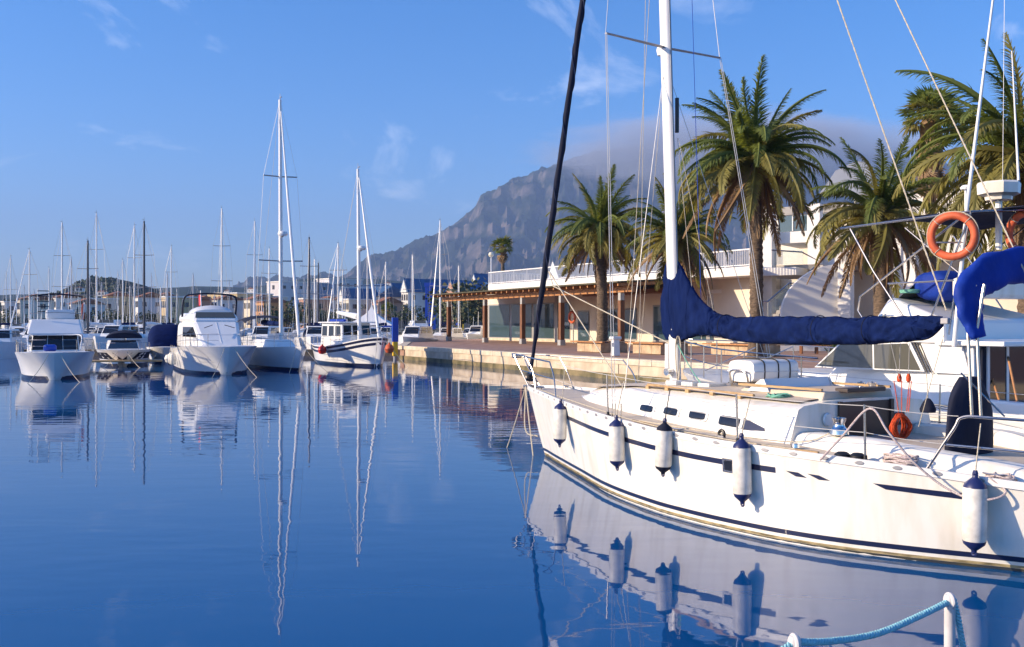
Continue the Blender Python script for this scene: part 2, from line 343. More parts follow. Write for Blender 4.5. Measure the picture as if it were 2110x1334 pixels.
# ------------------------------------------------------------------ boats: hulls (local x runs aft from the bow, y to starboard, z up from the water)
class Hull:
    def __init__(s, ts, wl, dk, zs, stem, draft=.5, power=1.):
        s.ts, s.wl, s.dk, s.zs, s.stem, s.draft, s.power = ts, wl, dk, zs, stem, draft, power; s.L = ts[-1]
    def sheer(s, t): return smooth(t, s.ts, s.zs)
    def deck(s, t): return max(.0, smooth(t, s.ts, s.dk))
    def low(s, t): return s.sheer(0) * (1 - t / s.stem) if t < s.stem else max(-s.draft, -1.2 * (t - s.stem))
    def hb(s, t, z):
        zs, d = s.sheer(t), s.deck(t); lo = s.low(t)
        if t < s.stem: return d * max(0, (z - lo) / max(1e-4, zs - lo)) ** .85
        w = max(0, smooth(t, s.ts, s.wl))
        if z >= 0: return w + (d - w) * min(1, z / zs) ** s.power
        return w * max(0, 1 - (z / min(lo, -.02)) ** 2) ** .5
    def pt(s, t, z, side=-1, out=0.): return Vector((t, side * (s.hb(t, z) + out), z))
    def stations(s, n): return [s.L * (k / n) ** 1.25 for k in range(n + 1)]
    def shell(s, n=44, m=14):
        mb = MB(); rows = []
        for t in s.stations(n):
            lo, zs = s.low(t), s.sheer(t)
            zz = [lo + (zs - lo) * k / m for k in range(m + 1)] if lo >= 0 else [lo * (1 - k / 4) for k in range(4)] + [zs * k / (m - 4) for k in range(m - 3)]
            rows.append([s.pt(t, z, -1) for z in reversed(zz)] + [s.pt(t, z, 1) for z in zz])
        mb.loft(rows, cap=False, ringclosed=False); k = len(rows[0])
        mb.add(rows[-1], [tuple(range(k))]); return mb
    def deckmesh(s, n=44, drop=.02, camber=.05, inset=.012):
        mb = MB(); rows = []
        for t in s.stations(n):
            w = max(0, s.deck(t) - inset); z = s.sheer(t) - drop
            rows.append([Vector((t, w * q, z + camber * (1 - q * q) * min(1, w))) for q in (-1, -.6, -.2, .2, .6, 1)])
        return mb.loft(rows, cap=False, ringclosed=False)
    def band(s, t0, t1, za, zb, n=40, out=.004, sides=(-1, 1), rows=2):
        mb = MB()
        for sd in sides:
            rr = []
            for i in range(n + 1):
                t = t0 + (t1 - t0) * i / n; a = za(t) if callable(za) else za; b = zb(t) if callable(zb) else zb
                rr.append([s.pt(t, a + (b - a) * k / rows, sd, out) for k in range(rows + 1)])
            mb.loft(rr, cap=False, ringclosed=False)
        return mb
    def rail(s, t0, t1, h, dy=-.03, dz=0., side=-1, n=24):
        return [Vector((t0 + (t1 - t0) * k / n, side * (s.deck(t0 + (t1 - t0) * k / n) + dy), s.sheer(t0 + (t1 - t0) * k / n) + h + dz)) for k in range(n + 1)]

# ------------------------------------------------------------------ the near sailing yacht
YA = R(-59); YB = Vector((.31, 19.45, 0)); YU = Vector((math.cos(YA), math.sin(YA), 0)); YN = Vector((YU.y, -YU.x, 0))
yacht = thing('sailing_yacht', 'large cream sailing yacht with navy stripe and blue sail cover moored in front', 'sailing yacht', YB, YA)
YH = Hull([0, .3, .61, 1.5, 2.5, 3.1, 4.7, 6.14, 6.95, 7.6, 8.3, 9.0, 9.75, 10.56, 11.6], [0, 0, 0, .33, .70, .92, 1.5, 1.81, 1.86, 1.84, 1.76, 1.56, 1.19, .70, .2],
          [0, .17, .32, .66, 1.0, 1.2, 1.69, 1.94, 1.98, 1.95, 1.86, 1.68, 1.37, 1.0, .6], [1.27, 1.28, 1.285, 1.264, 1.225, 1.205, 1.165, 1.112, 1.09, 1.07, 1.055, 1.03, .985, .92, .86], .62)
def YO(x, y, o):
    """a pixel on the upright plane o metres to port of the yacht's centreline, in the yacht's own axes"""
    k = (x - CX) / F; b = YB + o * YN; t = (k * b.y - b.x) / (YU.x - k * YU.y); d = b.y + t * YU.y
    return Vector((t, -o, EYE - (y - CY) * d / F))
def yproj(p):
    q = YB + YU * p.x - YN * p.y; return CX + F * q.x / q.y, CY + F * (EYE - p.z) / q.y
def YHS(x, y):
    """the spot (t, z) of the port topside behind a pixel"""
    t, z = 5., .6
    for _ in range(40):
        px, py = yproj(YH.pt(t, z)); e = 1e-3; ax, ay = yproj(YH.pt(t + e, z)); bx, by = yproj(YH.pt(t, z + e))
        a, b, c, d = (ax-px)/e, (bx-px)/e, (ay-py)/e, (by-py)/e; D = a*d - b*c; rx, ry = x - px, y - py
        t += max(-.5, min(.5, (d*rx - b*ry)/D)); z += max(-.3, min(.3, (a*ry - c*rx)/D)); t = max(.62, min(11.4, t)); z = max(.02, min(1.2, z))
    return t, z
hull = YH.shell(60, 16).build('hull', gel, yacht, 50)
YH.deckmesh(60).build('deck', deckm, yacht, 50)
YH.band(.66, 11.3, -.3, .03, 70, .004).build('underwater_paint', antif, yacht, True)
YH.band(.64, 11.3, .032, .062, 70, .004).build('waterline_growth', goldm, yacht, True)
YH.band(.62, 11.3, .10, .155, 70, .004).build('boot_stripe', navy, yacht, True)
sx = [YHS(*p) for p in ((1168, 860), (1256, 896), (1349, 923), (1425, 940), (1490, 952), (1551, 962), (1598, 969))]
zt = lambda t: interp(t, [p[0] for p in sx], [p[1] for p in sx])
YH.band(sx[0][0], sx[-1][0], lambda t: zt(t) - .033, lambda t: zt(t) + .033, 50, .004).build('cove_stripe', navy, yacht, True)
def patch(name, quad, m, parent=yacht, out=.005, n=6):
    q = [YHS(*p) for p in quad]; mb = MB(); rows = []
    for i in range(n + 1):
        a = i / n; rows.append([])
        for k in range(3):
            b = k / 2; t = (q[0][0]*(1-a)+q[1][0]*a)*(1-b)+(q[3][0]*(1-a)+q[2][0]*a)*b; z = (q[0][1]*(1-a)+q[1][1]*a)*(1-b)+(q[3][1]*(1-a)+q[2][1]*a)*b
            rows[-1].append(YH.pt(t, z, -1, out))
    return mb.loft(rows, cap=False, ringclosed=False).build(name, m, parent, True)
patch('stripe_dash', [(1619, 970), (1645, 974), (1663, 985), (1640, 982)], navy)
patch('stripe_dash', [(1663, 976), (1688, 980), (1711, 991), (1688, 989)], navy)
patch('cove_stripe', [(1799, 996), (1990, 1018), (1990, 1030), (1826, 1009)], navy, n=16)
pf = patch('hull_window', [(1489, 944), (1513, 948), (1512, 976), (1490, 972)], steel, out=.008)
patch('pane', [(1493, 949), (1509, 951), (1508, 971), (1494, 968)], glassd, pf, .012)
# rubbing strake and slotted toe rail
for sd, nm in ((-1, 'toe_rail'), (1, 'toe_rail')):
    rows = []
    for i in range(91):
        t = .03 + 11.4 * i / 90; d = YH.deck(t); z = YH.sheer(t)
        rows.append([Vector((t, sd * (d + .014), z - .045)), Vector((t, sd * (d + .016), z + .032)), Vector((t, sd * (d - .012), z + .034)), Vector((t, sd * (d - .02), z - .045))])
    tr = MB().loft(rows).build(nm, alu, yacht, 30)
    if sd == -1: toe = tr
slot = MB(); slot.loft([[Vector((math.cos(q) * .052 * a, b, math.sin(q) * .022 * a)) for q in [k * math.pi / 6 for k in range(12)]] for a, b in ((1, .0), (1, -.004), (.8, -.006))])
slot_me = slot.mesh('slot', alug)
for k in range(27):
    t = 1.0 + k * .36
    dy = (YH.deck(t + .1) - YH.deck(t - .1)) / .2
    inst(slot_me, 'slot', toe, (t, -(YH.deck(t) + .0155), YH.sheer(t) - .004), (0, -math.atan((YH.sheer(t+.1)-YH.sheer(t-.1))/.2), -math.atan(dy)), (.62 if t < 4.2 else 1, 1, 1))
# stem fitting and bow roller
MB().hexa([(-.10, -.05, 1.25), (.28, -.06, 1.29), (.28, .06, 1.29), (-.10, .05, 1.25), (-.10, -.05, 1.30), (.28, -.06, 1.34), (.28, .06, 1.34), (-.10, .05, 1.30)]).build('bow_roller', steel, yacht, bevel=.008)

# coachroof
zc = lambda t: interp(t, [2.3, 3.0, 4.4, 6.0, 7.0, 8.05], [1.30, 1.43, 1.53, 1.545, 1.53, 1.52])
wc = lambda t: interp(t, [2.3, 3.0, 4.4, 6.0, 7.5, 8.05], [.30, .62, .98, 1.22, 1.27, 1.24])
rows = []
for i in range(29):
    t = 2.3 + 5.75 * i / 28; z, w = zc(t), wc(t); zd = YH.sheer(t) - .02; ta = t
    pr = [(-w - .10, zd), (-w - .02, zd + (z - zd) * .5), (-w + .05, z - .055), (-w + .14, z - .012), (-w * .5, z + .035), (0, z + .05), (w * .5, z + .035), (w - .14, z - .012), (w - .05, z - .055), (w + .02, zd + (z - zd) * .5), (w + .10, zd)]
    rows.append([Vector((ta, y, zz)) for y, zz in pr])
MB().loft(rows, cap=True, ringclosed=False).build('coachroof', gel, yacht, 35)
ns = MB(); ns.loft([[Vector((t, wc(t) * q_, zc(t) + .041 + .05 * (1 - abs(q_)) * 0 + (.05 - .03 * abs(q_) * 1.) * (1 - q_ * q_) * .2 + .012 * (1 - abs(q_)) - .035 * max(0, abs(q_) - .5) * 2)) for q_ in (-.82, -.5, -.25, 0, .25, .5, .82)] for t in [2.6 + .22 * k for k in range(25)]], cap=False, ringclosed=False)
ns.build('nonskid_panel', deckm, yacht, 40)
def cabin_pt(t, k, out=0.):                                                     # k: 0 at the deck, 1 at the shoulder of the coachroof's port side
    z, w = zc(t), wc(t); zd = YH.sheer(t) - .02; y0, z0 = -w - .10, zd; y1, z1 = -w - .02, zd + (z - zd) * .5; y2, z2 = -w + .05, z - .055
    a, b = (((y0, z0), (y1, z1)), k * 2) if k < .5 else (((y1, z1), (y2, z2)), k * 2 - 1)
    return Vector((t, a[0][0] + (a[1][0] - a[0][0]) * b - out, a[0][1] + (a[1][1] - a[0][1]) * b + out * .25))
def cabin_pix(x, y):
    best = None
    for i in range(300):
        t = 3.2 + 4.8 * i / 299
        for k in range(41):
            p = yproj(cabin_pt(t, k / 40)); e = (p[0] - x) ** 2 + (p[1] - y) ** 2
            if best is None or e < best[0]: best = (e, t, k / 40)
    return best[1], best[2]
def portlight(x0, x1, y0, y1, sl):
    a = cabin_pix(x0, (y0 + y1) / 2 - sl); b = cabin_pix(x1, (y0 + y1) / 2 + sl); c = cabin_pix((x0 + x1) / 2, y0); d = cabin_pix((x0 + x1) / 2, y1)
    tm, hw, km, hk = (a[0] + b[0]) / 2, (b[0] - a[0]) / 2, (c[1] + d[1]) / 2, (c[1] - d[1]) / 2; fr = None
    for nm, m, g, o in (('window', gelw, 1.22, .014), ('pane', glassd, .98, .022)):
        mb = MB(); ring = []
        for q in range(24):
            an = 2 * math.pi * q / 24; cx, sy = math.cos(an), math.sin(an); e = .38
            ring.append((tm + hw * g * math.copysign(abs(cx) ** e, cx), km + hk * g * math.copysign(abs(sy) ** e, sy)))
        mb.loft([[cabin_pt(t, k, -.004) for t, k in ring], [cabin_pt(t, k, o) for t, k in ring], [cabin_pt(tm + (t - tm) * .9, km + (k - km) * .9, o + .003) for t, k in ring]])
        ob = mb.build(nm, m, fr or yacht, 35); fr = fr or ob
for a in ((1321, 1347, 835, 850, 1), (1370, 1398, 841, 856, 1.5), (1422, 1456, 849, 865, 2), (1484, 1527, 858, 879, 2.5)): portlight(*a)
q = [cabin_pix(*p) for p in ((1530, 885), (1576, 890), (1576, 882), (1534, 862))]
MB().prism([cabin_pt(t, k, .002) for t, k in q], (0, -.004, .001)).build('dark_panel', navy, yacht)
# teak grab rails
for sd in (-1, 1):
    pts = [Vector((t, sd * (wc(t) - .20), zc(t) + .055)) for t in [4.75 + .135 * k for k in range(19)]]
    hr = MB().tube(pts, .022, 6).build('handrail', teak, yacht, True)
    for k in range(0, 19, 4): MB().box(pts[k] - Vector((0, 0, .04)), (.07, .035, .06)).build('foot', teak, hr)
# hatch garage, dorade boxes, deck hatch
gz = zc(6.9) + .04
MB().hexa([(6.35, -.62, gz - .05), (7.95, -.68, gz - .05), (7.95, .68, gz - .05), (6.35, .62, gz - .05), (6.5, -.56, gz + .07), (7.95, -.62, gz + .09), (7.95, .62, gz + .09), (6.5, .56, gz + .07)]).build('hatch_garage', deckm, yacht, bevel=.02)
for k in range(3): MB().box((4.9 + .36 * k, -.35, zc(5) + .075), (.25, .34, .07)).build('deck_hatch', gel, yacht, bevel=.015)
sp = MB(); prof = []
for k in range(33):
    y = -.60 + 1.2 * k / 32; prof.append((y, .016 * abs(math.sin(k / 32 * math.pi * 5))))
sp.loft([[Vector((6.78 - b + .07, y, gz + .05)) for y, b in prof], [Vector((6.86 - b, y, gz + .19)) for y, b in prof], [Vector((6.92, y, gz + .20)) for y, b in prof], [Vector((6.99, y, gz + .05)) for y, b in prof]], cap=False, ringclosed=False)
sp.build('ribbed_spray_board', gelw, yacht, 30)
for y in (-.62, .62): MB().prism([(6.62, y - .012, gz + .03), (7.02, y - .012, gz + .03), (6.93, y - .012, gz + .20), (6.86, y - .012, gz + .19)], (0, .024, 0)).build('spray_board_cheek', gelw, yacht)
for sd in (-1, 1): MB().box((7.2, sd * .64, gz + .11), (1.45, .03, .03)).build('hatch_rail', teak, yacht)
# companionway in the aft face
MB().box((8.055, 0, 1.28), (.012, .90, .50)).build('companionway', brownd, yacht)
MB().box((7.98, 0, gz + .10), (.2, .72, .05)).build('sliding_hatch', brownd, yacht, bevel=.01)
for sd in (-1, 1): MB().box((8.07, sd * .48, 1.28), (.03, .06, .52)).build('companionway_frame', brownd, yacht)
MB().lathe([(.07, 0), (.085, .01), (.07, .03), (0, .035)], (8.055, -.70, 1.33), 18, (1, 0, 0)).build('vent', gelw, yacht, True)
MB().box((8.09, -.66, 1.13), (.07, .11, .10), taper=.9).build('rope_pocket', gelw, yacht, bevel=.01)
MB().box((8.068, .62, 1.28), (.02, .22, .16)).build('instrument_panel', black, yacht, bevel=.01)
for k in range(2): MB().lathe([(.045, 0), (.045, .012), (.038, .014)], (8.08, .58 + .1 * k, 1.28), 14, (1, 0, 0)).build('dial', alug, yacht)
# cockpit coamings, seats, sole
for sd in (-1, 1):
    rows = []
    for i in range(20):
        t = 7.7 + 3.3 * i / 19; zd = YH.sheer(t) - .02; wo_ = min(YH.deck(t) - .20, 1.32); h = interp(t, [7.7, 8.1, 9.2, 10.4, 11.0], [.02, .17, .21, .16, .06])
        rows.append([Vector((t, sd * y, z)) for y, z in ((wo_, zd - .01), (wo_ - .09, zd + h * .8), (wo_ - .16, zd + h), (wo_ - .34, zd + h), (wo_ - .38, zd + h - .03), (wo_ - .40, zd - .35))])
    MB().loft(rows, ringclosed=False).build('coaming', gel, yacht, 35)
    MB().hexa([(8.1, sd*.38, .62), (10.9, sd*.30, .62), (10.9, sd*.5, .62), (8.1, sd*.95, .62), (8.1, sd*.38, .80), (10.9, sd*.30, .78), (10.9, sd*.5, .78), (8.1, sd*.95, .80)]).build('cockpit_seat', gel, yacht)
MB().box((9.5, 0, .55), (2.9, .8, .06)).build('cockpit_sole', deckm, yacht)
MB().box((8.04, 0, .95), (.02, 2.2, .5)).build('bulkhead', gel, yacht)
# winches
def winch(p, s=1.):
    w_ = MB().lathe([(.075*s, 0), (.095*s, .01*s), (.09*s, .05*s), (.06*s, .075*s), (.052*s, .11*s), (.066*s, .14*s), (.07*s, .165*s), (.05*s, .17*s), (0, .172*s)], p, 20).build('winch', chrome, yacht, 40)
    MB().lathe([(.02*s, .17*s), (.02*s, .18*s), (0, .181*s)], p, 10).build('handle_socket', black, w_)
wz = YH.sheer(8.75) + .19
winch((8.62, -1.14, wz - .01), 1.2); winch((8.62, 1.1, wz - .02), 1.2); winch((7.2, .95, 1.56), .8); winch((7.75, .5, 1.60), .8)
# mast, spreaders, boom cover
mast_lean = lambda z: Vector((4.40 + .0 * z, .0, 0)) + Vector((-.02, -.02, 0)) * (z - 1.5)
def mp_(z, dx=0., dy=0.): q = mast_lean(z); return Vector((q.x + dx, q.y + dy, z))
rows = []
for k in range(25):
    z = 1.5 + 15.0 * k / 24
    rows.append([mp_(z, .105 * math.cos(a) * (1.15 if math.cos(a) > 0 else 1), .07 * math.sin(a)) for a in [2 * math.pi * q / 14 for q in range(14)]])
mast = MB().loft(rows).build('mast', alu, yacht, 45)
MB().loft([[mp_(z, .115 + a, b) for a, b in ((0, -.016), (.012, -.016), (.012, .016), (0, .016))] for z in (2.4, 9., 16.4)]).build('sail_track', alug, mast)
MB().tube([mp_(1.46), mp_(1.60)], .14, 12).build('mast_collar', gelg, mast)
MB().box(mp_(1.98, -.13, -.02), (.07, .09, .42)).build('winch_pad', gelw, mast, bevel=.01)
MB().lathe([(.055, 0), (.06, .02), (.05, .09), (.06, .11), (0, .112)], mp_(1.75, 0, -.07), 14, (0, -1, 0)).build('mast_winch', chrome, mast, True)
ports, stars = YO(1248, 69, 1.32), YO(1483, 120, -1.02)
tips = []
for px, py, o in ((1248, 69, 1.39), (1483, 120, -1.03)):
    tip = YO(px, py, o); root = mp_(tip.z); tips.append(tip)
    d = (tip - root); sp_ = MB(); rr = []
    for k in range(7):
        p = root + d * k / 6; w_ = .055 - .025 * k / 6
        rr.append([p + Vector((w_, 0, 0)), p + Vector((.3 * w_, 0, .018)), p + Vector((-w_, 0, 0)), p + Vector((.3 * w_, 0, -.018))])
    sp_.loft(rr).build('spreader', alug, mast)
MB().lathe([(0, 0), (.05, .02), (.07, .1), (.05, .18), (0, .2)], mp_(6.75, -.13, 0), 14).build('steaming_light', gelw, mast, True)
spx = YO(1395, 238, -.08)
MB().box(spx, (.05, .04, .55)).build('mast_strut', black, mast)
# sail cover: tall at the mast, low along the boom
secs = [(1376, 530, 700, .16), (1388, 531, 702, .17), (1402, 545, 701, .17), (1418, 578, 697, .165), (1440, 612, 691, .16), (1462, 634, 689, .16), (1490, 647, 695, .165), (1530, 652, 703, .17), (1580, 652, 706, .175), (1640, 651, 709, .18), (1700, 652, 709, .175), (1760, 653, 708, .17), (1820, 652, 706, .165), (1860, 651, 703, .16), (1900, 650, 697, .13), (1925, 650, 688, .09), (1942, 652, 672, .05)]
rows = []; NS = 230
P0 = [YO(a, b, 0) for a, b, c, w_ in secs]; P1 = [YO(a, c, 0) for a, b, c, w_ in secs]; us = list(range(len(secs)))
for i in range(NS + 1):
    u_ = (len(secs) - 1) * i / NS
    a = Vector([smooth(u_, us, [p[k] for p in P0]) for k in range(3)]); b = Vector([smooth(u_, us, [p[k] for p in P1]) for k in range(3)]); w_ = smooth(u_, us, [q[3] for q in secs])
    ring = []
    for q in range(40):
        an = 2 * math.pi * q / 40; sz = math.sin(an); k = .5 - .5 * sz; wid = w_ * abs(math.cos(an)) ** .7 * (.55 + .45 * k)
        X_ = a.x; fold = .075 * (.4 - abs(mnoise.noise(Vector((X_ * 2.6 + sz * .9, sz * .5, 9))))) + .06 * (.4 - abs(mnoise.noise(Vector((X_ * 5.2 - sz * 1.4, sz * .6, 5))))) + .02 * mnoise.noise(Vector((X_ * 1.3, sz, 2))) + .03 * (.4 - abs(mnoise.noise(Vector((X_ * 11 + sz * 3, sz, 1))))) - .045
        cp = a.lerp(b, k); cp.y += math.copysign(wid + (fold * 1.25 if abs(math.cos(an)) > .25 else 0), math.cos(an)); cp.z += fold * .35; ring.append(cp)
    rows.append(ring)
cover = MB().loft(rows).build('sail_cover', canvas, yacht, 80)
for i in range(18, NS - 8, 30):
    c_ = sum(rows[i], Vector()) / len(rows[i]); MB().tube([p + (p - c_).normalized() * .002 for p in rows[i]], .0035, 4, closed=True).build('seam', canvas, cover)
MB().tube([r_[30] + Vector((0, 0, -.004)) for r_ in rows[4:-2:3]], .006, 4).build('zip', canvasd, cover)
for x, y0, y1 in ((1497, 650, 697), (1690, 652, 709), (1795, 652, 707)):
    c = (YO(x, y0, 0) + YO(x, y1, 0)) / 2; h = (YO(x, y0, 0) - YO(x, y1, 0)).length / 2
    MB().tube([c + Vector((0, .185 * math.cos(q), (h + .01) * math.sin(q))) for q in [2 * math.pi * k / 20 for k in range(20)]], .006, 5, closed=True).build('tie', canvasd, cover)
be = YO(1895, 672, 0)
MB().tube([YO(1420, 676, 0), YO(1700, 684, 0), be], .045, 10).build('boom', alu, yacht, True)
MB().box(YO(1948, 662, 0), (.10, .06, .07)).build('boom_end_fitting', alug, yacht, bevel=.01)
# furled headsail on the forestay
fs0, fs1 = YO(1094, 762, 0), YO(1201, 0, 0); dfs = fs1 - fs0; fsT = fs0 + dfs * 2.1
pts, rr = [], []
for k in range(121):
    p = fs0 + (fsT - fs0) * k / 120; a = k * .55; pts.append(p + Vector((math.cos(a), math.sin(a), 0)) * .004); rr.append((.030 + .026 * min(1, k / 14) - .03 * max(0, k / 120 - .45)) * (1 + .05 * math.sin(k * 1.1)))
MB().tube(pts, rr, 9).build('furled_headsail', canvasd, yacht, 60)
hl = MB(); tw = []
for k in range(481):
    p = fs0 + (fsT - fs0) * k / 480; a = k * .16; r_ = (.032 + .026 * min(1, k / 56) - .03 * max(0, k / 480 - .45)); A_, B_ = basis(dfs); tw.append(p + (A_ * math.cos(a) + B_ * math.sin(a)) * r_)
hl.tube(tw, .010, 5).build('furling_seam', navy, yacht, True)
MB().tube([Vector((.02, 0, 1.30)), fs0], .012, 6).build('forestay', wire, yacht)
MB().lathe([(.07, 0), (.085, .02), (.06, .04), (.06, .1), (.085, .12), (.07, .14)], fs0 - dfs.normalized() * .22, 16, dfs).build('furling_drum', black, yacht, True)
# standing and running rigging: (from, to)
def line(a, b, r=.005, m=wire, nm='stay', parent=yacht): return MB().tube([a, b], r, 5).build(nm, m, parent)
mh = mp_(16.4)
cpl = [YO(1262, 862, 1.62), YO(1268, 864, 1.62), YO(1276, 866, 1.62)]
line(YO(1262, 855, 1.62), tips[0], .006, nm='shroud'); line(YO(1268, 858, 1.62), tips[0] + Vector((.03, 0, 0)), .005, nm='shroud')
line(tips[0], mh, .005, nm='shroud'); line(YO(1280, 858, 1.62), mp_(6.4, 0, -.07), .006, nm='shroud')
for x in (1262, 1268, 1280): MB().tube([YO(x, 868, 1.62), YO(x, 832, 1.62)], .011, 6).build('turnbuckle', steel, yacht)
sb = Vector((4.9, 1.68, 1.16))
line(sb, tips[1], .006, nm='shroud'); line(sb + Vector((.06, 0, 0)), tips[1] + Vector((.03, 0, 0)), .005, nm='shroud'); line(tips[1], mh, .005, nm='shroud')
line(sb + Vector((.12, 0, 0)), mp_(6.4, 0, .07), .005, nm='shroud')
line(YO(1316, 800, .3), YO(1330, 0, .3), .005, ropem, 'halyard'); line(YO(1290, 800, .5), YO(1338, 0, .2), .005, ropem, 'halyard'); line(YO(1312, 800, .2), mp_(6.3, -.1), .004, ropem, 'halyard')
line(YO(1430, 640, 0), YO(1396, 285, 0), .004, ropem, 'lazy_line'); line(YO(1470, 640, 0), YO(1398, 285, 0), .004, ropem, 'lazy_line'); line(YO(1445, 640, -.1), YO(1426, 0, -.2), .005, bluep, 'lazy_line')
tl0 = YO(1958, 668, 0)
bs = MB(); p0, p1 = YO(1725, 0, 0), YO(1950, 640, 0); ptw = []
p0 = p1 + (p0 - p1) * 2.2
for k in range(161): ptw.append(p0 + (p1 - p0) * k / 160)
bs.tube(ptw, [.0075 if k % 2 else .0115 for k in range(161)], 5).build('topping_lift', ropem, yacht)
p1, p0 = YO(2140, 620, .3), YO(1845, 0, .1); p0 = p1 + (p0 - p1) * 2.
MB().tube([p0 + (p1 - p0) * k / 160 for k in range(161)], [.007 if k % 2 else .010 for k in range(161)], 5).build('backstay', ropem, yacht)
# spinnaker pole / gangplank line from the headstay to the deck, white
wtip = YO(1131, 560, .15)
MB().tube([wtip, YO(1140, 590, .25), YO(1393, 715, .05)], .010, 6).build('inner_stay_sheet', ropem, yacht)
MB().tube([wtip, YO(1160, 605, .3), YO(1284, 800, .6)], .010, 6).build('inner_stay_sheet', ropem, yacht)
MB().prism([YO(1138, 540, .12), YO(1130, 576, .12), YO(1150, 574, .2)], (.01, .01, 0)).build('clew_patch', gelw, yacht)
# pulpit, stanchions, guard wires, pushpit
pp = MB()
pa, pb = YO(1058, 727, .0), YO(1165, 737, .92)
for sd in (-1, 1):
    f = lambda v: Vector((v.x, v.y * (1 if sd == -1 else -1), v.z))
    top = [YO(1056, 727, 0), f(YO(1095, 727, .3)), f(YO(1150, 733, .72)), f(Vector((2.05, -.84, 1.83)))]
    t_ = MB().tube(arc([Vector((top[0].x - .02, 0, 1.90)), Vector((.05, sd * .20, 1.90)), Vector((.7, sd * .40, 1.87)), Vector((2.0, sd * .80, 1.84))], 6), .014, 8).build('pulpit_rail', steel, yacht, True)
    MB().tube(arc([Vector((2.0, sd * .80, 1.84)), Vector((2.22, sd * .86, 1.6)), Vector((2.35, sd * .9, 1.24))], 5), .013, 8).build('pulpit_leg', steel, yacht, True)
    MB().tube(arc([Vector((-.35, sd * .10, 1.89)), Vector((-.1, sd * .10, 1.6)), Vector((.25, sd * .13, 1.29))], 5), .013, 8).build('pulpit_leg', steel, yacht, True)
    MB().tube(arc([Vector((.55, sd * .38, 1.87)), Vector((.8, sd * .38, 1.6)), Vector((.95, sd * .42, 1.27))], 5), .012, 8).build('pulpit_leg', steel, yacht, True)
MB().tube([Vector((-.05, -.14, 1.60)), Vector((.8, -.38, 1.58)), Vector((2.22, -.86, 1.55))], .009, 6).build('pulpit_lower_rail', steel, yacht)
MB().box((-.42, 0, 1.86), (.14, .16, .07)).build('bow_light', steel, yacht, bevel=.02)
stn = []
for t, h in ((2.35, .60), (4.9, .60), (7.75, .58), (9.3, .60)):
    for sd in (-1, 1):
        b = Vector((t, sd * (YH.deck(t) - .05), YH.sheer(t) + .02)); e = b + Vector((0, sd * .02, h))
        if t > 2.4:
            s_ = MB().tube([b, e], .0125, 8).build('stanchion', steel, yacht, True)
            MB().lathe([(.045, 0), (.045, .012), (.022, .02), (.02, .06)], b - Vector((0, 0, .005)), 12).build('stanchion_base', black, s_, True)
        if sd == -1: stn.append((b, e))
        else: pass
def guard(sd, frac, r=.0045):
    pts = []
    for b, e in stn: p = b.lerp(e, frac); pts.append(Vector((p.x, p.y * (1 if sd == -1 else -1), p.z)))
    pts.append(Vector((10.15, sd * 1.14, .95 + .62 * frac)))
    mb = MB()
    for a, b in zip(pts, pts[1:]): mb.tube(catenary(a, b, .015, 5), r, 5)
    mb.build('guard_wire', wire, yacht)
for sd in (-1, 1): guard(sd, .98); guard(sd, .5)
for sd in (-1, 1):
    MB().tube(arc([Vector((9.85, sd * 1.27, .96)), Vector((10.12, sd * 1.18, 1.42)), Vector((10.2, sd * 1.14, 1.55)), Vector((10.5, sd * 1.05, 1.56)), Vector((11.55, sd * .6, 1.53))], 6), .016, 8).build('pushpit_rail', steel, yacht, True)
    MB().tube([Vector((10.02, sd * 1.2, 1.26)), Vector((11.5, sd * .62, 1.22))], .013, 8).build('pushpit_lower_rail', steel, yacht, True)
    MB().tube([Vector((11.4, sd * .62, .88)), Vector((11.5, sd * .62, 1.53))], .013, 8).build('pushpit_leg', steel, yacht, True)
    for a in ((10.36, 1.08, 1.55), (10.26, 1.08, 1.55)):
        MB().tube([Vector((a[0], sd * a[1], a[2])), Vector((a[0] - .06, sd * (a[1] - .02), 2.45)), Vector((a[0] - .03, sd * (a[1] - .1), 2.9))], .017, 8).build('bimini_leg', steel, yacht, True)
    MB().tube([Vector((10.15, sd * 1.1, 2.0)), Vector((10.5, sd * .9, 1.57))], .01, 6).build('bimini_brace', steel, yacht)
# folded bimini in its bright blue cover: an arch across the cockpit
pts = arc([Vector((10.30, -1.02, 2.36)), Vector((10.22, -1.05, 2.62)), Vector((10.18, -.98, 2.86)), Vector((10.2, -.70, 3.03)), Vector((10.22, -.2, 3.12)), Vector((10.22, .5, 3.08)), Vector((10.2, .95, 2.92)), Vector((10.22, 1.08, 2.5))], 8)
n_ = len(pts); rows = []
for k, p in enumerate(pts):
    d = (pts[min(k+1, n_-1)] - pts[max(k-1, 0)]).normalized(); A_ = Vector((1, 0, 0)); A_ = (A_ - d * A_.dot(d)).normalized(); B_ = d.cross(A_)
    rad = .07 + .065 * min(1, k / 10.) * min(1, (n_ - 1 - k) / 8.)
    rows.append([p + (A_ * math.copysign(abs(math.cos(q)) ** .7, math.cos(q)) * .5 + B_ * math.copysign(abs(math.sin(q)) ** .8, math.sin(q)) * 1.4) * rad * (1 + .22 * mnoise.noise(Vector((k * .33, math.cos(q) * 1.2, math.sin(q) * 1.2))) + .12 * (.5 - abs(mnoise.noise(Vector((k * .7, math.cos(q) * 2, math.sin(q) * 2)))))) for q in [2 * math.pi * j / 18 for j in range(18)]])
MB().loft(rows).build('folded_bimini', bcanvas, yacht, 80)
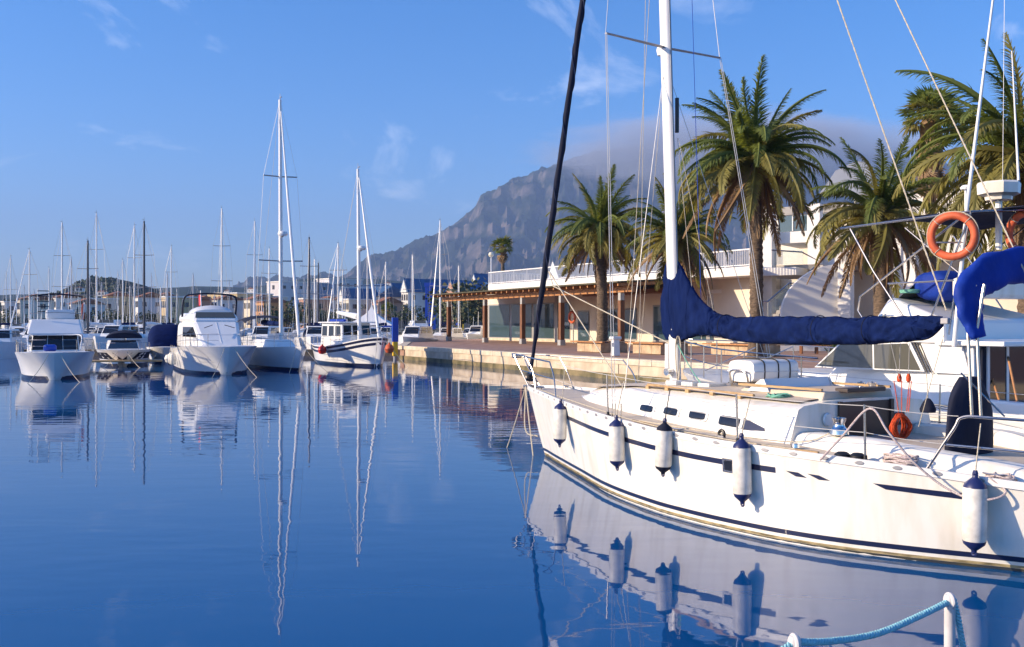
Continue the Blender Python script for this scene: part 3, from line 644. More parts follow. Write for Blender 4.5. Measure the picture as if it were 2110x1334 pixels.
# steering wheel under a navy cover
rows = []
for k in range(15):
    v = k / 14; z = .82 + 1.08 * v; w_ = .41 * (1 if v < .55 else math.cos((v - .55) / .45 * 1.35) ** .7) * (1 + .03 * math.sin(v * 7)); th = .07 + .035 * math.sin(v * 3.1)
    rows.append([Vector((9.50 + th * math.sin(q) + .03 * mnoise.noise(Vector((v * 3, q, 1))), w_ * math.copysign(abs(math.cos(q)) ** .7, math.cos(q)), z)) for q in [2 * math.pi * j / 20 for j in range(20)]])
MB().loft(rows).build('wheel_cover', canvasd, yacht, 70)
MB().lathe([(.10, 0), (.09, .4), (.11, .5), (.05, .55)], (9.3, 0, .55), 14).build('pedestal', gelw, yacht, True)
# deck gear that belongs to the yacht: cleats, genoa track, fairleads, blocks
def cleat(p, rz):
    mb = MB(); c, s_ = math.cos(rz), math.sin(rz); d = Vector((c, s_, 0)); p = Vector(p)
    mb.tube([p - d * .11 + Vector((0, 0, .05)), p - d * .05 + Vector((0, 0, .04)), p + d * .05 + Vector((0, 0, .04)), p + d * .11 + Vector((0, 0, .05))], [.008, .013, .013, .008], 6)
    mb.tube([p - d * .04, p - d * .04 + Vector((0, 0, .04))], .012, 6); mb.tube([p + d * .04, p + d * .04 + Vector((0, 0, .04))], .012, 6)
    mb.build('cleat', steel, yacht, True)
for t in (.9, 6.6, 10.4):
    for sd in (-1, 1): cleat((t, sd * (YH.deck(t) - .14), YH.sheer(t) + .005), -.2 * sd)
for sd in (-1, 1):
    trk = MB(); trk.loft([[Vector((t, sd * (YH.deck(t) - .20 + a), YH.sheer(t) + b)) for a, b in ((-.016, 0), (-.016, .022), (.016, .022), (.016, 0))] for t in [5.4 + .1 * k for k in range(34)]])
    trk.build('genoa_track', teak, yacht)
    t = 7.35; cpos = Vector((t, sd * (YH.deck(t) - .20), YH.sheer(t) + .07))
    bl = MB().torus(cpos, (0, 1, 0), .045, .020, 16, 8).build('genoa_block', black, yacht, True)
    MB().box(cpos - Vector((0, 0, .04)), (.10, .05, .04)).build('genoa_car', alug, yacht, bevel=.008)
t = 8.3; MB().lathe([(0, 0), (.05, .01), (.045, .05), (.02, .06), (0, .06)], (t, -(YH.deck(t) - .35), YH.sheer(t)), 12).build('cowl_vent', chrome, yacht, True)
for dx in (0., .16): MB().lathe([(.05, 0), (.085, .015), (.085, .045), (.05, .07), (0, .075)], (9.02 + dx, -(YH.deck(9.02 + dx) - .12), YH.sheer(9.05) + .0), 16).build('deck_block', black, yacht, True)
MB().tube(arc([Vector((5.6, -(YH.deck(5.6) - .2), 1.16)), Vector((7.3, -(YH.deck(7.3) - .2), 1.15)), Vector((8.2, -1.35, 1.11)), Vector((8.62, -1.2, 1.27))], 8), .008, 6).build('genoa_sheet', ropem, yacht)
MB().tube(arc([Vector((.5, -.25, 1.31)), Vector((3.2, -(YH.deck(3.2) - .13), 1.24)), Vector((5.8, -(YH.deck(5.8) - .13), 1.15)), Vector((7.5, -(YH.deck(7.5) - .12), 1.10)), Vector((8.5, -(YH.deck(8.5) - .10), 1.08))], 8), .007, 6).build('furling_line', ropem, yacht)
MB().tube(catenary(mp_(2.25, .1, -.05), Vector((5.6, -.5, zc(5.6) + .06)), .05), .009, 6).build('boom_vang_rope', ropeg, yacht)
for k in range(6):
    a = .10 + .015 * k
    MB().tube([mp_(1.9, .16 + .012 * k, -.07 - .01 * k) + Vector((.05 * math.cos(q), .02 * math.sin(2 * q), .32 * math.sin(q) * (1 + .06 * k))) for q in [2 * math.pi * j / 18 for j in range(18)]], .007, 5, closed=True).build('halyard_coil', ropem, mast)
line(YO(1945, 690, 0), YO(1893, 880, -.1), .005, ropem, 'mainsheet'); line(YO(1835, 705, 0), YO(1855, 790, -.2), .004, wire, 'mainsheet')
# guy of pale rope thrown over the guard wire, and its tail along the side
gw = yproj
tail = arc([YO(1690, 948, 1.78), YO(1735, 900, 1.75), YO(1792, 842, 1.72), YO(1830, 890, 1.66), YO(1880, 950, 1.5), YO(1940, 1000, 1.32), YO(2000, 1028, 1.22), YO(2050, 1028, 1.12), YO(2072, 1012, 1.0), YO(2040, 985, 1.06)], 8)
MB().tube(tail, .012, 7).build('mooring_warp', ropem2, yacht, True)

# ------------------------------------------------------------------ things lying or hanging on the yacht
def fender(px, py0, py1, t_guess, label, dark=False, scale=1.):
    # hangs outside the topside: its distance follows from the hull behind it
    t, _ = YHS(px, (py0 + py1) / 2); r_ = .108 * scale
    for _ in range(80):
        zc_ = YH.sheer(t); off = max(YH.hb(t, zc_ * .9), YH.hb(t, .3)) + r_ * .92; t += (px - yproj(Vector((t, -off, .6)))[0]) / 300.
    zc_ = YH.sheer(t)
    base = YH.pt(t, zc_ * .55, -1, .0); o = YH.hb(t, .5 * zc_); top_o = YH.deck(t)
    off = max(YH.hb(t, zc_ * .9), YH.hb(t, .3)) + r_ * .92
    d = (YB + YU * t + YN * off).y; z1, z0 = HZ(py0, d), HZ(py1, d); L = z1 - z0
    pos = YB + YU * t + YN * off
    fe = thing('fender', label, 'fender', (pos.x, pos.y, z0), YA, 'fenders hung along the yacht', tilt=R({1153: 2.5, 1272: -2, 1366: 3, 1530: -1.2}.get(px, 1)))
    MB().lathe([(r_ * .93, .17 * L), (r_, .2 * L), (r_, .5 * L), (r_, .80 * L), (r_ * .93, .83 * L)], (0, 0, 0), 22).build('body', rubber, fe, 50)
    for sgn, z_ in ((-1, .172 * L), (1, .828 * L)):
        e = MB().lathe([(r_ * .97, 0), (r_ * .86, .045 * L), (r_ * .42, .10 * L), (.028, .12 * L), (.026, .15 * L), (.0, .155 * L)], (0, 0, z_), 22, (0, 0, sgn)).build('end_cap', fblue if not dark else canvasd, fe, 50)
        MB().torus((0, 0, z_ + sgn * .155 * L), (0, 1, 0), .022, .011, 14, 6).build('eye', fblue, e, True)
    hang = Vector((0, 0, z_ + .17 * L)); wt = rootmat(yacht) @ Vector((t, -(YH.deck(t) - .03), zc_ + .56)); M = rootmat(fe).inverted()
    edge = rootmat(yacht) @ Vector((t, -(YH.deck(t) + .02), zc_ + .05))
    MB().tube([hang, M @ edge, M @ wt] if hang.z < (M @ edge).z else [hang, M @ wt], .007, 6).build('lanyard', roped if dark else ropem, fe)
    MB().lathe([(.02, 0), (.03, .02), (.02, .05)], hang - Vector((0, 0, .02)), 8).build('knot', fblue, fe, True)
    return fe
fender(1153, 826, 920, 2.4, 'foremost white fender with navy ends, hanging nearest the bow')
fender(1272, 860, 968, 5, 'white fender hanging under the shrouds, second from the bow')
fender(1366, 866, 980, 6.3, 'dirty white fender with blackened top, third from the bow', True)
fender(1530, 898, 1042, 8, 'white fender beside the small square hull window')
fender(2007, 975, 1143, 10.2, 'white fender with bright blue cap hanging at the cockpit, nearest the stern', scale=1.08)
# life raft canister in its cradle
lr = thing('life_raft', 'white strapped life raft canister on the coachroof behind the mast', 'life raft', rootmat(yacht) @ Vector((6.05, .25, zc(6.05) + .045)), YA)
rows = []
for k in range(13):
    a = k / 12; y = -.44 + .88 * a; g_ = min(1, (min(a, 1 - a) / .09)) ** .4 if 0 < a < 1 else .55
    rows.append([Vector((.27 * (.86 + .14 * g_) * math.copysign(abs(math.cos(q)) ** .45, math.cos(q)), y, .24 + .165 * (.82 + .18 * g_) * math.copysign(abs(math.sin(q)) ** .5, math.sin(q)))) for q in [2 * math.pi * j / 24 for j in range(24)]])
MB().loft(rows).build('canister', gelw, lr, 45)
rm = rootmat(lr)
for y in (-.25, .02, .25): MB().tube([Vector((.275 * math.copysign(abs(math.cos(q)) ** .45, math.cos(q)), y, .24 + .17 * math.copysign(abs(math.sin(q)) ** .5, math.sin(q)))) for q in [2 * math.pi * j / 24 for j in range(24)]], .010, 5, closed=True).build('strap', black, lr)
MB().box((0, 0, .235), (.552, .90, .018)).build('seam_flange', gelg, lr, bevel=.006)
for y in (-.36, .36):
    MB().tube(arc([Vector((-.30, y, .0)), Vector((-.31, y, .2)), Vector((-.29, y, .24))], 4), .014, 6).build('cradle', steel, lr, True)
    MB().box((0, y, .03), (.5, .05, .06)).build('cradle_foot', steel, lr)
for y in (-.47,):
    MB().tube(arc([Vector((-.16, y + .02, .02)), Vector((-.16, y - .03, .22)), Vector((0, y - .04, .26)), Vector((.16, y - .03, .22)), Vector((.16, y + .02, .02))], 5), .015, 7).build('cradle_hoop', steel, lr, True)
# coils of rope
def coil(name, label, cat, pos, R0, m, n, r_, flat=1., grp=None, h=.05, seed=1):
    rr = random.Random(seed); th = thing(name, label, cat, pos, YA, grp)
    for k in range(n):
        a0 = rr.random() * 6; q_ = R0 * (.45 + .55 * rr.random()); dx, dy = rr.uniform(-.15, .15) * R0, rr.uniform(-.15, .15) * R0
        MB().tube([Vector((dx + q_ * math.cos(a + a0), dy + q_ * flat * math.sin(a + a0), .012 + h * k / n + .012 * math.sin(3 * a + k))) for a in [2 * math.pi * j / 20 for j in range(20)]], r_, 5, closed=True).build('turn', m, th, True)
    return th
yp = rootmat(yacht)
coil('rope_coil', 'flecked white and red rope heaped on the side deck', 'rope', yp @ Vector((9.55, -(YH.deck(9.55) - .16), YH.sheer(9.55) + .0)), .21, ropem2, 13, .010, .55, h=.10, seed=3)
coil('rope_coil', 'pale green rope coiled flat on the cabin top', 'rope', yp @ Vector((7.35, -.80, zc(7.35) + .03)), .15, ropeg, 9, .009, .9, h=.03, seed=5)
coil('rope_coil', 'thin flecked rope lying by the stern rail foot', 'rope', yp @ Vector((10.45, -.86, YH.sheer(10.45))), .16, ropem2, 6, .009, .6, h=.04, seed=8)
cw = thing('rope_coil', 'pale rope bundle hung over the cockpit winch', 'rope', yp @ YO(1795, 800, -.95), YA)
for k in range(9):
    MB().tube([Vector((.07 * math.cos(q) + .02 * math.sin(k), .03 * math.sin(q * 2) + .012 * (k - 4), -.12 + (.18 + .02 * math.sin(k * 2)) * math.sin(q))) for q in [2 * math.pi * j / 18 for j in range(18)]], .010, 5, closed=True).build('turn', ropem2, cw, True)
oc = thing('orange_rope', 'bundle of bright orange rope hanging from pulley blocks over the cockpit', 'rope', yp @ YO(1855, 905, -.2), YA)
rr = random.Random(4)
for k in range(18):
    wx, ph, dy = rr.uniform(.06, .2), rr.uniform(-.4, .4), rr.uniform(-.045, .045)
    MB().tube([Vector((dy, wx * math.sin(q) * (1 - .55 * max(0, math.cos(q))) + .02 * math.sin(2 * q + ph), .15 - .16 * math.cos(q + math.pi) * 1 * (.92 + .08 * math.sin(k)) + .008 * math.sin(5 * q + k))) for q in [2 * math.pi * j / 22 for j in range(22)]], .0085, 5, closed=True).build('turn', ropeo, oc, True)
for k, (x0, x1) in enumerate(((1852, 1848), (1858, 1864), (1868, 1876), (1872, 1880))):
    MB().tube([yp @ YO(x0, 850, -.2), yp @ YO(x1 - 6 if k < 2 else x1 - 2, 785, -.2)], .006, 5).build('fall', ropeo, oc, world=True)
for x in (1853, 1872):
    MB().lathe([(.012, 0), (.028, .02), (.03, .06), (.018, .10), (0, .11)], yp @ YO(x, 788, -.2), 10).build('pulley', ropeo, oc, world=True)
    MB().tube([yp @ YO(x, 775, -.2), yp @ YO(x + 2, 708, -.1)], .004, 5).build('hoist_line', wire, oc, world=True)
bb = thing('hand_lead', 'small dark bag hanging behind the orange rope', 'bag', yp @ YO(1912, 850, -.7), YA)
MB().lathe([(.0, 0), (.09, .0), (.10, .04), (.06, .13), (.03, .17), (.0, .18)], (0, 0, 0), 14).build('bag', canvasd, bb, True)
MB().tube([Vector((0, 0, .17)), Vector((-.02, 0, .5))], .006, 5).build('cord', ropem, bb)

# ------------------------------------------------------------------ superstructure helpers
def cabin(parent, name, m, xb, xt, wb, wt, z0, z1, bevel=.05, cy=0., zt=None):
    """a house with raked ends: xb/xt = (front, aft) at foot and roof, wb/wt = half widths (front, aft); returns the part and its faces"""
    zt = zt or (z1, z1)
    b = [Vector((xb[0], cy - wb[0], z0)), Vector((xb[1], cy - wb[1], z0)), Vector((xb[1], cy + wb[1], z0)), Vector((xb[0], cy + wb[0], z0))]
    t = [Vector((xt[0], cy - wt[0], zt[0])), Vector((xt[1], cy - wt[1], zt[1])), Vector((xt[1], cy + wt[1], zt[1])), Vector((xt[0], cy + wt[0], zt[0]))]
    o = MB().hexa(b + t).build(name, m, parent, bevel=bevel)
    return o, dict(port=(b[0], b[1], t[1], t[0]), star=(b[2], b[3], t[3], t[2]), front=(b[3], b[0], t[0], t[3]), aft=(b[1], b[2], t[2], t[1]), top=(t[0], t[1], t[2], t[3]))
def on_face(f, u, v): return f[0].lerp(f[1], u).lerp(f[3].lerp(f[2], u), v)
def win(parent, f, u0, u1, v0, v1, m=glassd, name='window', out=.012, slant=0., du=0., frame=None):
    n = (f[1] - f[0]).cross(f[3] - f[0]).normalized()
    p = [on_face(f, u0, v0), on_face(f, u1, v0), on_face(f, u1 + du, v1), on_face(f, u0 + slant, v1)]
    fr = parent
    if frame:
        c = sum(p, Vector()) / 4; q = [c + (a - c) * 1.0 + (a - c).normalized() * frame[1] for a in p]
        fr = MB().prism([a - n * .01 for a in q], n * (.01 + out * .7)).build('window_frame', frame[0], parent)
    return MB().prism([a - n * .006 for a in p], n * (.006 + out)).build(name, m, fr)
def rails(H, parent, t0, t1, h, n, side, m=steel, r=.014, mid=True, nm='guard_rail'):
    p = H.rail(t0, t1, h, -.06, 0, side, 20); o = MB().tube(p, r, 6).build(nm, m, parent, True)
    if mid: MB().tube(H.rail(t0, t1, h * .5, -.06, 0, side, 20), r * .7, 6).build('lower_rail', m, o)
    for k in range(n):
        t = t0 + (t1 - t0) * (k + .5) / n; a = H.rail(t, t + .01, 0, -.06, 0, side, 1)[0]; MB().tube([a, a + Vector((0, 0, h))], r * .9, 6).build('stanchion', m, o)
    return o

# ------------------------------------------------------------------ the flybridge cruiser moored behind the yacht
CBp = YB - 4.0 * YN
cru = thing('flybridge_cruiser', 'white flybridge motor cruiser with dark sunshade moored behind the yacht', 'motor cruiser', CBp, YA)
def CO(x, y, o): p = YO(x, y, o - 4.0); return Vector((p.x, -o, p.z))
CH = Hull([0, .5, 1.2, 2.5, 4, 6, 8, 10, 11], [0, 0, 0, .75, 1.25, 1.5, 1.55, 1.5, 1.45], [0, .5, .95, 1.45, 1.68, 1.76, 1.76, 1.7, 1.62], [1.55, 1.53, 1.5, 1.42, 1.36, 1.3, 1.24, 1.2, 1.18], 1.2, .5, 1.2)
CH.shell(40, 12).build('hull', gelw, cru, 50); CH.deckmesh(40, .0, .05, 0).build('deck', gelw, cru, 50)
CH.band(.2, 11, lambda t: CH.sheer(t) - .09, lambda t: CH.sheer(t) - .03, 40, .02).build('rubbing_strake', gelg, cru, True)
P_ = 1.35
w0, w1, w2, w3 = CO(1676, 757, P_), CO(1740, 703, P_ - .12), CO(1890, 700, P_ - .12), CO(2008, 772, P_)
xa = w3.x; zr = 2.27
cab, fc = cabin(cru, 'cabin', gelw, (w0.x - .25, xa), (w1.x + .05, xa - .1), (P_ - .25, P_), (P_ - .4, P_ - .12), 1.3, zr, .03)
zz0 = 1.3
def side_win(pix, m, nm, parent, out):
    q = []
    for x, y in pix:
        v = .3
        for _ in range(12): p = CO(x, y, P_ - .12 * v); v = max(0, min(1, (p.z - 1.3) / (zr - 1.3)))
        fr_ = max(0, min(1, (p.x - w0.x) / (w1.x - w0.x + .3))); q.append(Vector((p.x, -(P_ - .12 * v) - out, p.z)))
    return MB().prism(q, (0, .02, 0)).build(nm, m, parent)
# the port side is straight aft of the windscreen
sw = side_win([(1681, 757), (1733, 707), (1878, 704), (1908, 766)], gelg, 'window', cru, .004 + .03)
side_win([(1688, 754), (1735, 710), (1800, 710), (1801, 759)], tint, 'pane', sw, .012 + .03)
side_win([(1805, 759), (1804, 710), (1873, 708), (1900, 763)], tint, 'pane', sw, .012 + .03)
side_win([(1925, 768), (1900, 708), (1985, 712), (2000, 772)], gelg, 'side_panel', cru, .03)
for k in range(3): side_win([(1912 + 6 * k, 768), (1884 + 6 * k, 706), (1886 + 6 * k, 706), (1914 + 6 * k, 768)], black, 'trim_line', cru, .034)
win(cru, fc['front'], .06, .48, .25, .9, tint, 'windscreen', .02); win(cru, fc['front'], .52, .94, .25, .9, tint, 'windscreen', .02)
# flybridge
f0 = CO(1757, 664, P_ - .1); f1 = CO(1806, 612, P_ - .1)
fly, ff = cabin(cru, 'flybridge', gelw, (f0.x, xa - .45), (f1.x, xa - .5), (1.1, 1.4), (.95, 1.35), zr - .06, f1.z, .06, zt=(f1.z, zr + .30))
MB().box((xa - .1, 0, zr - .05), (1.1, 2.7, .07)).build('flybridge_overhang', gelw, cru, bevel=.02)
on = MB(); a = ff['port']; hp = on_face(a, .13, .62)
h_ = MB().tube([hp + Vector((0, -.03, 0)), hp + Vector((.38, -.03, .01))], .012, 8).build('horn', chrome, cru, True)
MB().lathe([(.015, 0), (.05, .09)], hp + Vector((-.09, -.03, 0)), 12, (1, 0, 0)).build('trumpet', chrome, h_, True)
MB().box(hp + Vector((.05, -.03, -.09)), (.10, .06, .12)).build('compressor', black, h_, bevel=.01)
zf = f1.z
MB().prism([(f1.x + .05, -.8, zf - .02), (f1.x + .05, .8, zf - .02), (f1.x + .35, .75, zf + .22), (f1.x + .35, -.75, zf + .22)], (.012, 0, .006)).build('fly_windscreen', tint, cru)
bc = CO(1895, 612, .75)
rows = []
for k in range(13):
    v = k / 12; y = -.45 + .8 * v; rad = .25 * (1 - .25 * abs(v - .5)) * (.75 if k in (0, 12) else 1)
    rows.append([Vector((bc.x + .16 + rad * 1.5 * math.cos(q) * (1 + .1 * mnoise.noise(Vector((v * 4, q, 1)))), y - .3, zf + .17 + rad * math.sin(q) * (1 + .12 * mnoise.noise(Vector((v * 5, q, 7)))))) for q in [2 * math.pi * j / 16 for j in range(16)]])
MB().loft(rows).build('helm_seat_cover', bcanvas, cru, 80)
MB().box((bc.x + .75, 0, zf + .12), (.4, 1.5, .32)).build('bench_seat', gel, cru, bevel=.06)
MB().lathe([(.0, 0), (.16, .0), (.17, .05), (.10, .06)], (f1.x + .25, -.75, zf + .06), 16).build('spotlight_cover', ropeg, cru, True)
# tubes of the sunshade frame
def tb(pix, r=.016, nm='frame_tube', m=steel, o=(1.35, 1.35), cur=False):
    n_ = len(pix); p = [CO(x, y, o[0] + (o[1] - o[0]) * k / max(1, n_ - 1)) for k, (x, y) in enumerate(pix)]
    return MB().tube(arc(p, 6) if cur else p, r, 8).build(nm, m, cru, True)
tb([(1732, 471), (2000, 436)]); tb([(1752, 472), (1800, 560), (1885, 690)]); tb([(1985, 445), (1800, 590), (1772, 612), (1768, 640), (1785, 668)], cur=False)
tb([(1865, 470), (1990, 575)], .012); tb([(2000, 440), (1905, 690)]); tb([(1830, 585), (1965, 578)], .014); tb([(2000, 438), (1965, 620), (1955, 690)], .014)
tb([(2110, 470), (1990, 560)], .012, o=(-.4, 1.0)); tb([(2110, 432), (2000, 436)], .014, o=(.6, 1.35)); tb([(1925, 500), (1985, 500)], .012)
for a, b in (((1752, 472), (1885, 690)), ((1985, 445), (1790, 600))):
    q = [CO(*a, 1.35), CO(*b, 1.35)]; MB().tube([Vector((p.x, 1.3, p.z)) for p in q], .014, 8).build('frame_tube', steel, cru, True)
c0, c1 = CO(1798, 461, 1.3), CO(1985, 441, 1.3)
rows = []
for k in range(13):
    v = k / 12; x = c0.x + (c1.x - c0.x) * v; z = c0.z + (c1.z - c0.z) * v
    rows.append([Vector((x, -1.28 + 2.5 * j / 10, z + .10 * math.sin(math.pi * j / 10) + .05 * math.sin(math.pi * v) - .01)) for j in range(11)])
can = MB().loft(rows, cap=False, ringclosed=False); can.build('sunshade', canvasd, cru, 60).modifiers.new('thick', 'SOLIDIFY').thickness = .012
c0, c1 = CO(2003, 440, .9), CO(2125, 448, .9)
rows = [[Vector((c0.x + (c1.x - c0.x) * k / 6, -.9 + 1.9 * j / 8, c0.z + .02 + .09 * math.sin(math.pi * j / 8))) for j in range(9)] for k in range(7)]
MB().loft(rows, cap=False, ringclosed=False).build('sunshade', canvasd, cru, 60).modifiers.new('thick', 'SOLIDIFY').thickness = .012
# radar, aerials, outrigger pole
rp = CO(2058, 413, .25)
rd = MB().lathe([(.0, 0), (.19, .0), (.20, .05), (.30, .09), (.31, .24), (.29, .27), (0, .28)], rp, 8).build('radar', gel, cru)
MB().tube([rp - Vector((0, 0, .75)), rp], .05, 10).build('radar_post', gelw, cru)
MB().tube([CO(2050, -30, 1.15), CO(1992, 430, 1.3), CO(1966, 715, 1.42)], [.016, .028, .034], 9).build('outrigger_pole', alu, cru, True)
MB().tube([CO(2085, 105, .2), CO(2099, 372, .2)], [.008, .02], 7).build('whip_aerial', alu, cru)
MB().tube([CO(2070, -20, .5), CO(2066, 373, .5)], .004, 5).build('whip_aerial', alu, cru)
MB().lathe([(.018, 0), (.018, .28), (.07, .29), (.08, .32), (.05, .35), (0, .36)], CO(1990, 432, 1.2), 12).build('gps_aerial', gelw, cru, True)
# aft bulkhead with dark glass doors, cockpit, foredeck rails
ab = fc['aft']
MB().box((xa + .012, 0, 1.62), (.02, 2.4, 1.22)).build('bulkhead', canvasd, cru)
for y in (-1.08, -.62, -.12, .42): MB().box((xa + .03, y, 1.62), (.025, .055, 1.2)).build('door_frame', gelg, cru)
for y in (-.85, -.37, .15): MB().box((xa + .026, y, 1.62), (.006, .42, 1.16)).build('door_pane', glassd, cru)
MB().hexa([(xa, -1.78, 1.0), (11, -1.64, 1.0), (11, -1.5, 1.0), (xa, -1.6, 1.0), (xa, -1.78, 1.48), (11, -1.64, 1.40), (11, -1.5, 1.40), (xa, -1.6, 1.48)]).build('cockpit_side', gelw, cru, bevel=.04)
MB().box((xa + 1.3, 0, .95), (2.5, 3.0, .06)).build('cockpit_sole', teak, cru)
MB().tube(arc([Vector((xa + .7, -.9, 1.0)), Vector((xa + .75, -.92, 2.0)), Vector((xa + .85, -.8, 2.25))], 5), .014, 7).build('ladder_rail', steel, cru, True)
for sd in (-1, 1): rails(CH, cru, .15, 5.2, .62, 7, sd)
MB().tube([CH.rail(.15, .2, .62, -.06, 0, -1, 1)[0], Vector((-.35, 0, 2.2)), CH.rail(.15, .2, .62, -.06, 0, 1, 1)[0]], .016, 7).build('bow_rail', steel, cru, True)
for sd in (-1, 1):
    MB().tube([Vector((1.2, sd * .5, 1.55)), Vector((2.6, sd * .5, 2.05))], .012, 6).build('passerelle_rail', steel, cru)
cabin(cru, 'foredeck_house', gelw, (2.4, 5.4), (3.2, 5.4), (.7, 1.2), (.55, 1.05), 1.38, 1.66, .06)
MB().tube([CO(1640, 775, 1.6), CO(1745, 800, 1.72), CO(1880, 832, 1.74), CO(1990, 850, 1.75)], .013, 7).build('side_rail', steel, cru, True)
# lifebuoys on the frame
def lifebuoy(pos, ax, label, Rr=.30, r=.075, grp=None):
    lb = thing('lifebuoy', label, 'lifebuoy', pos, 0, grp)
    MB().torus((0, 0, 0), ax, Rr, r, 40, 14).build('ring', orange, lb, True)
    a, b = basis(Vector(ax)); pts = []
    for k in range(41):
        q = 2 * math.pi * k / 40; w_ = Rr + r * 1.02 + .012 * abs(math.sin(2 * q)); pts.append((a * math.cos(q) + b * math.sin(q)) * w_)
    MB().tube(pts[:-1], .008, 5, closed=True).build('grab_line', ropem, lb)
    for k in range(4):
        q = math.pi / 4 + math.pi / 2 * k; c = (a * math.cos(q) + b * math.sin(q)) * Rr; t_ = (-a * math.sin(q) + b * math.cos(q))
        MB().torus(c, t_, r + .003, .006, 16, 5).build('band', ropem, lb)
    return lb
cp = rootmat(cru)
lifebuoy(cp @ CO(1963, 487, 1.46), -(cp @ CO(1963, 487, 1.46) - Vector((-1.8, 3.5, 2.5))).normalized(), 'orange lifebuoy tied to the steel frame of the cruiser flybridge', .295, .055)
lifebuoy(cp @ CO(2118, 480, .5), (-.9, -.5, 0), 'dark shaded lifebuoy at the far end of the cruiser frame', .295, .055)
for x0, y0, x1, y1, lab in ((2040, 765, 2062, 836, 'shorter orange boat hook leaning against the cruiser glass doors'), (2079, 745, 2098, 838, 'longer orange boat hook leaning against the cruiser glass doors')):
    a, b = cp @ CO(x1, y1, 1.15), cp @ CO(x0, y0, .9); hk = thing('boat_hook', lab, 'boat hook', a)
    MB().tube([a, b], .016, 7).build('shaft', woodl, hk, True, world=True); MB().lathe([(.02, 0), (.022, .05), (.0, .1)], b, 8, b - a).build('tip', black, hk, world=True)

# ------------------------------------------------------------------ boats across the basin
def boat(name, label, cat, px, py, aft_deg, ts, wl, dk, zs, stem, mhull=gelw, boot=navy, draft=.5, group=None, power=1.3, boot_h=.16):
    d = F * EYE / (py - CY); p = AT(px, d, 0); H = Hull(ts, wl, dk, zs, stem, draft, power)
    b = thing(name, label, cat, p, R(aft_deg), group)
    H.shell(26, 10).build('hull', mhull, b, 50); H.deckmesh(26, .01, .05, 0).build('deck', gelg, b, 50)
    for sd in (-1, 1): MB().tube(catenary(Vector((.25, sd * .22, zs[0] - .05)), Vector((-1.6, sd * 1.1, -.1)), .12, 8), .014, 5).build('mooring_line', ropem, b)
    if boot: H.band(stem * (1 - boot_h / zs[0]) + .02, H.L, lambda t: max(-.25, H.low(t) + .002), boot_h, 40, .008).build('boot_stripe', boot, b, True)
    return b, H
def sc_(ts, L): return [t * L for t in ts]
TS = [0, .04, .10, .22, .40, .65, .85, 1.0]
def moto(name, label, cat, px, py, ang, L, B, zb, zs_, stem=.10, grp=None, boot=navy):
    hw = B / 2
    return boat(name, label, cat, px, py, ang, sc_(TS, L), [0, 0, 0, hw*.55, hw*.8, hw*.88, hw*.86, hw*.82], [0, hw*.42, hw*.68, hw*.92, hw, hw, hw*.97, hw*.92],
                [zb, zb, zb*.99, zb*.95+zs_*.05, zb*.7+zs_*.3, zb*.2+zs_*.8, zs_, zs_], stem * L, group=grp, boot=boot)
def mast_rig(b, x, z0, top, r, spreads=((.45, 1.0), (.72, .8)), L=(0., 9.), hbm=1.3, m=alu, radar=None, stays=True, furl=True, wm=wire, light=True, rake=0., wr=.008):
    T = Vector((x + rake, 0, top))
    ms = MB().tube([Vector((x, 0, z0)), Vector((x + rake * .5, 0, (z0 + top) / 2)), T], [r, r * .95, r * .7], 10).build('mast', m, b, True)
    for fr, w_ in spreads:
        z = z0 + (top - z0) * fr; MB().tube([Vector((x + rake * fr, -w_, z + .03)), Vector((x + rake * fr, 0, z)), Vector((x + rake * fr, w_, z + .03))], r * .32, 6).build('spreader', alug, ms)
    if stays:
        for sd in (-1, 1):
            pts = [Vector((x + .15, sd * hbm, z0 - .3))] + [Vector((x + rake * fr, sd * w_, z0 + (top - z0) * fr + .03)) for fr, w_ in spreads] + [T]
            MB().tube(pts, wr, 4).build('shroud', wm, ms)
        MB().tube([T, Vector((L[1], 0, z0 - .4))], wr, 4).build('backstay', wm, ms)
        f0 = Vector((L[0] + .3, 0, z0 - .3)); fr = f0.lerp(T, .04)
        if furl: MB().tube([fr, f0.lerp(T, .5), f0.lerp(T, .95)], [r * .75, r * .62, r * .3], 8).build('furled_headsail', gelw if furl is True else furl, ms, True)
        else: MB().tube([f0, T], wr, 4).build('forestay', wm, ms)
    if radar:
        z = z0 + (top - z0) * radar; MB().lathe([(0, 0), (.24, .03), (.29, .13), (.24, .26), (0, .31)], (x - .36, 0, z), 14).build('radar', gelw, ms, True)
        MB().box((x - .2, 0, z - .02), (.3, .1, .04)).build('radar_bracket', alug, ms)
    if light:
        MB().tube([T, T + Vector((0, 0, .35))], .012, 5).build('aerial', alug, ms); MB().box(T + Vector((-.15, .0, .1)), (.4, .05, .03)).build('wind_vane', alug, ms)
    return ms

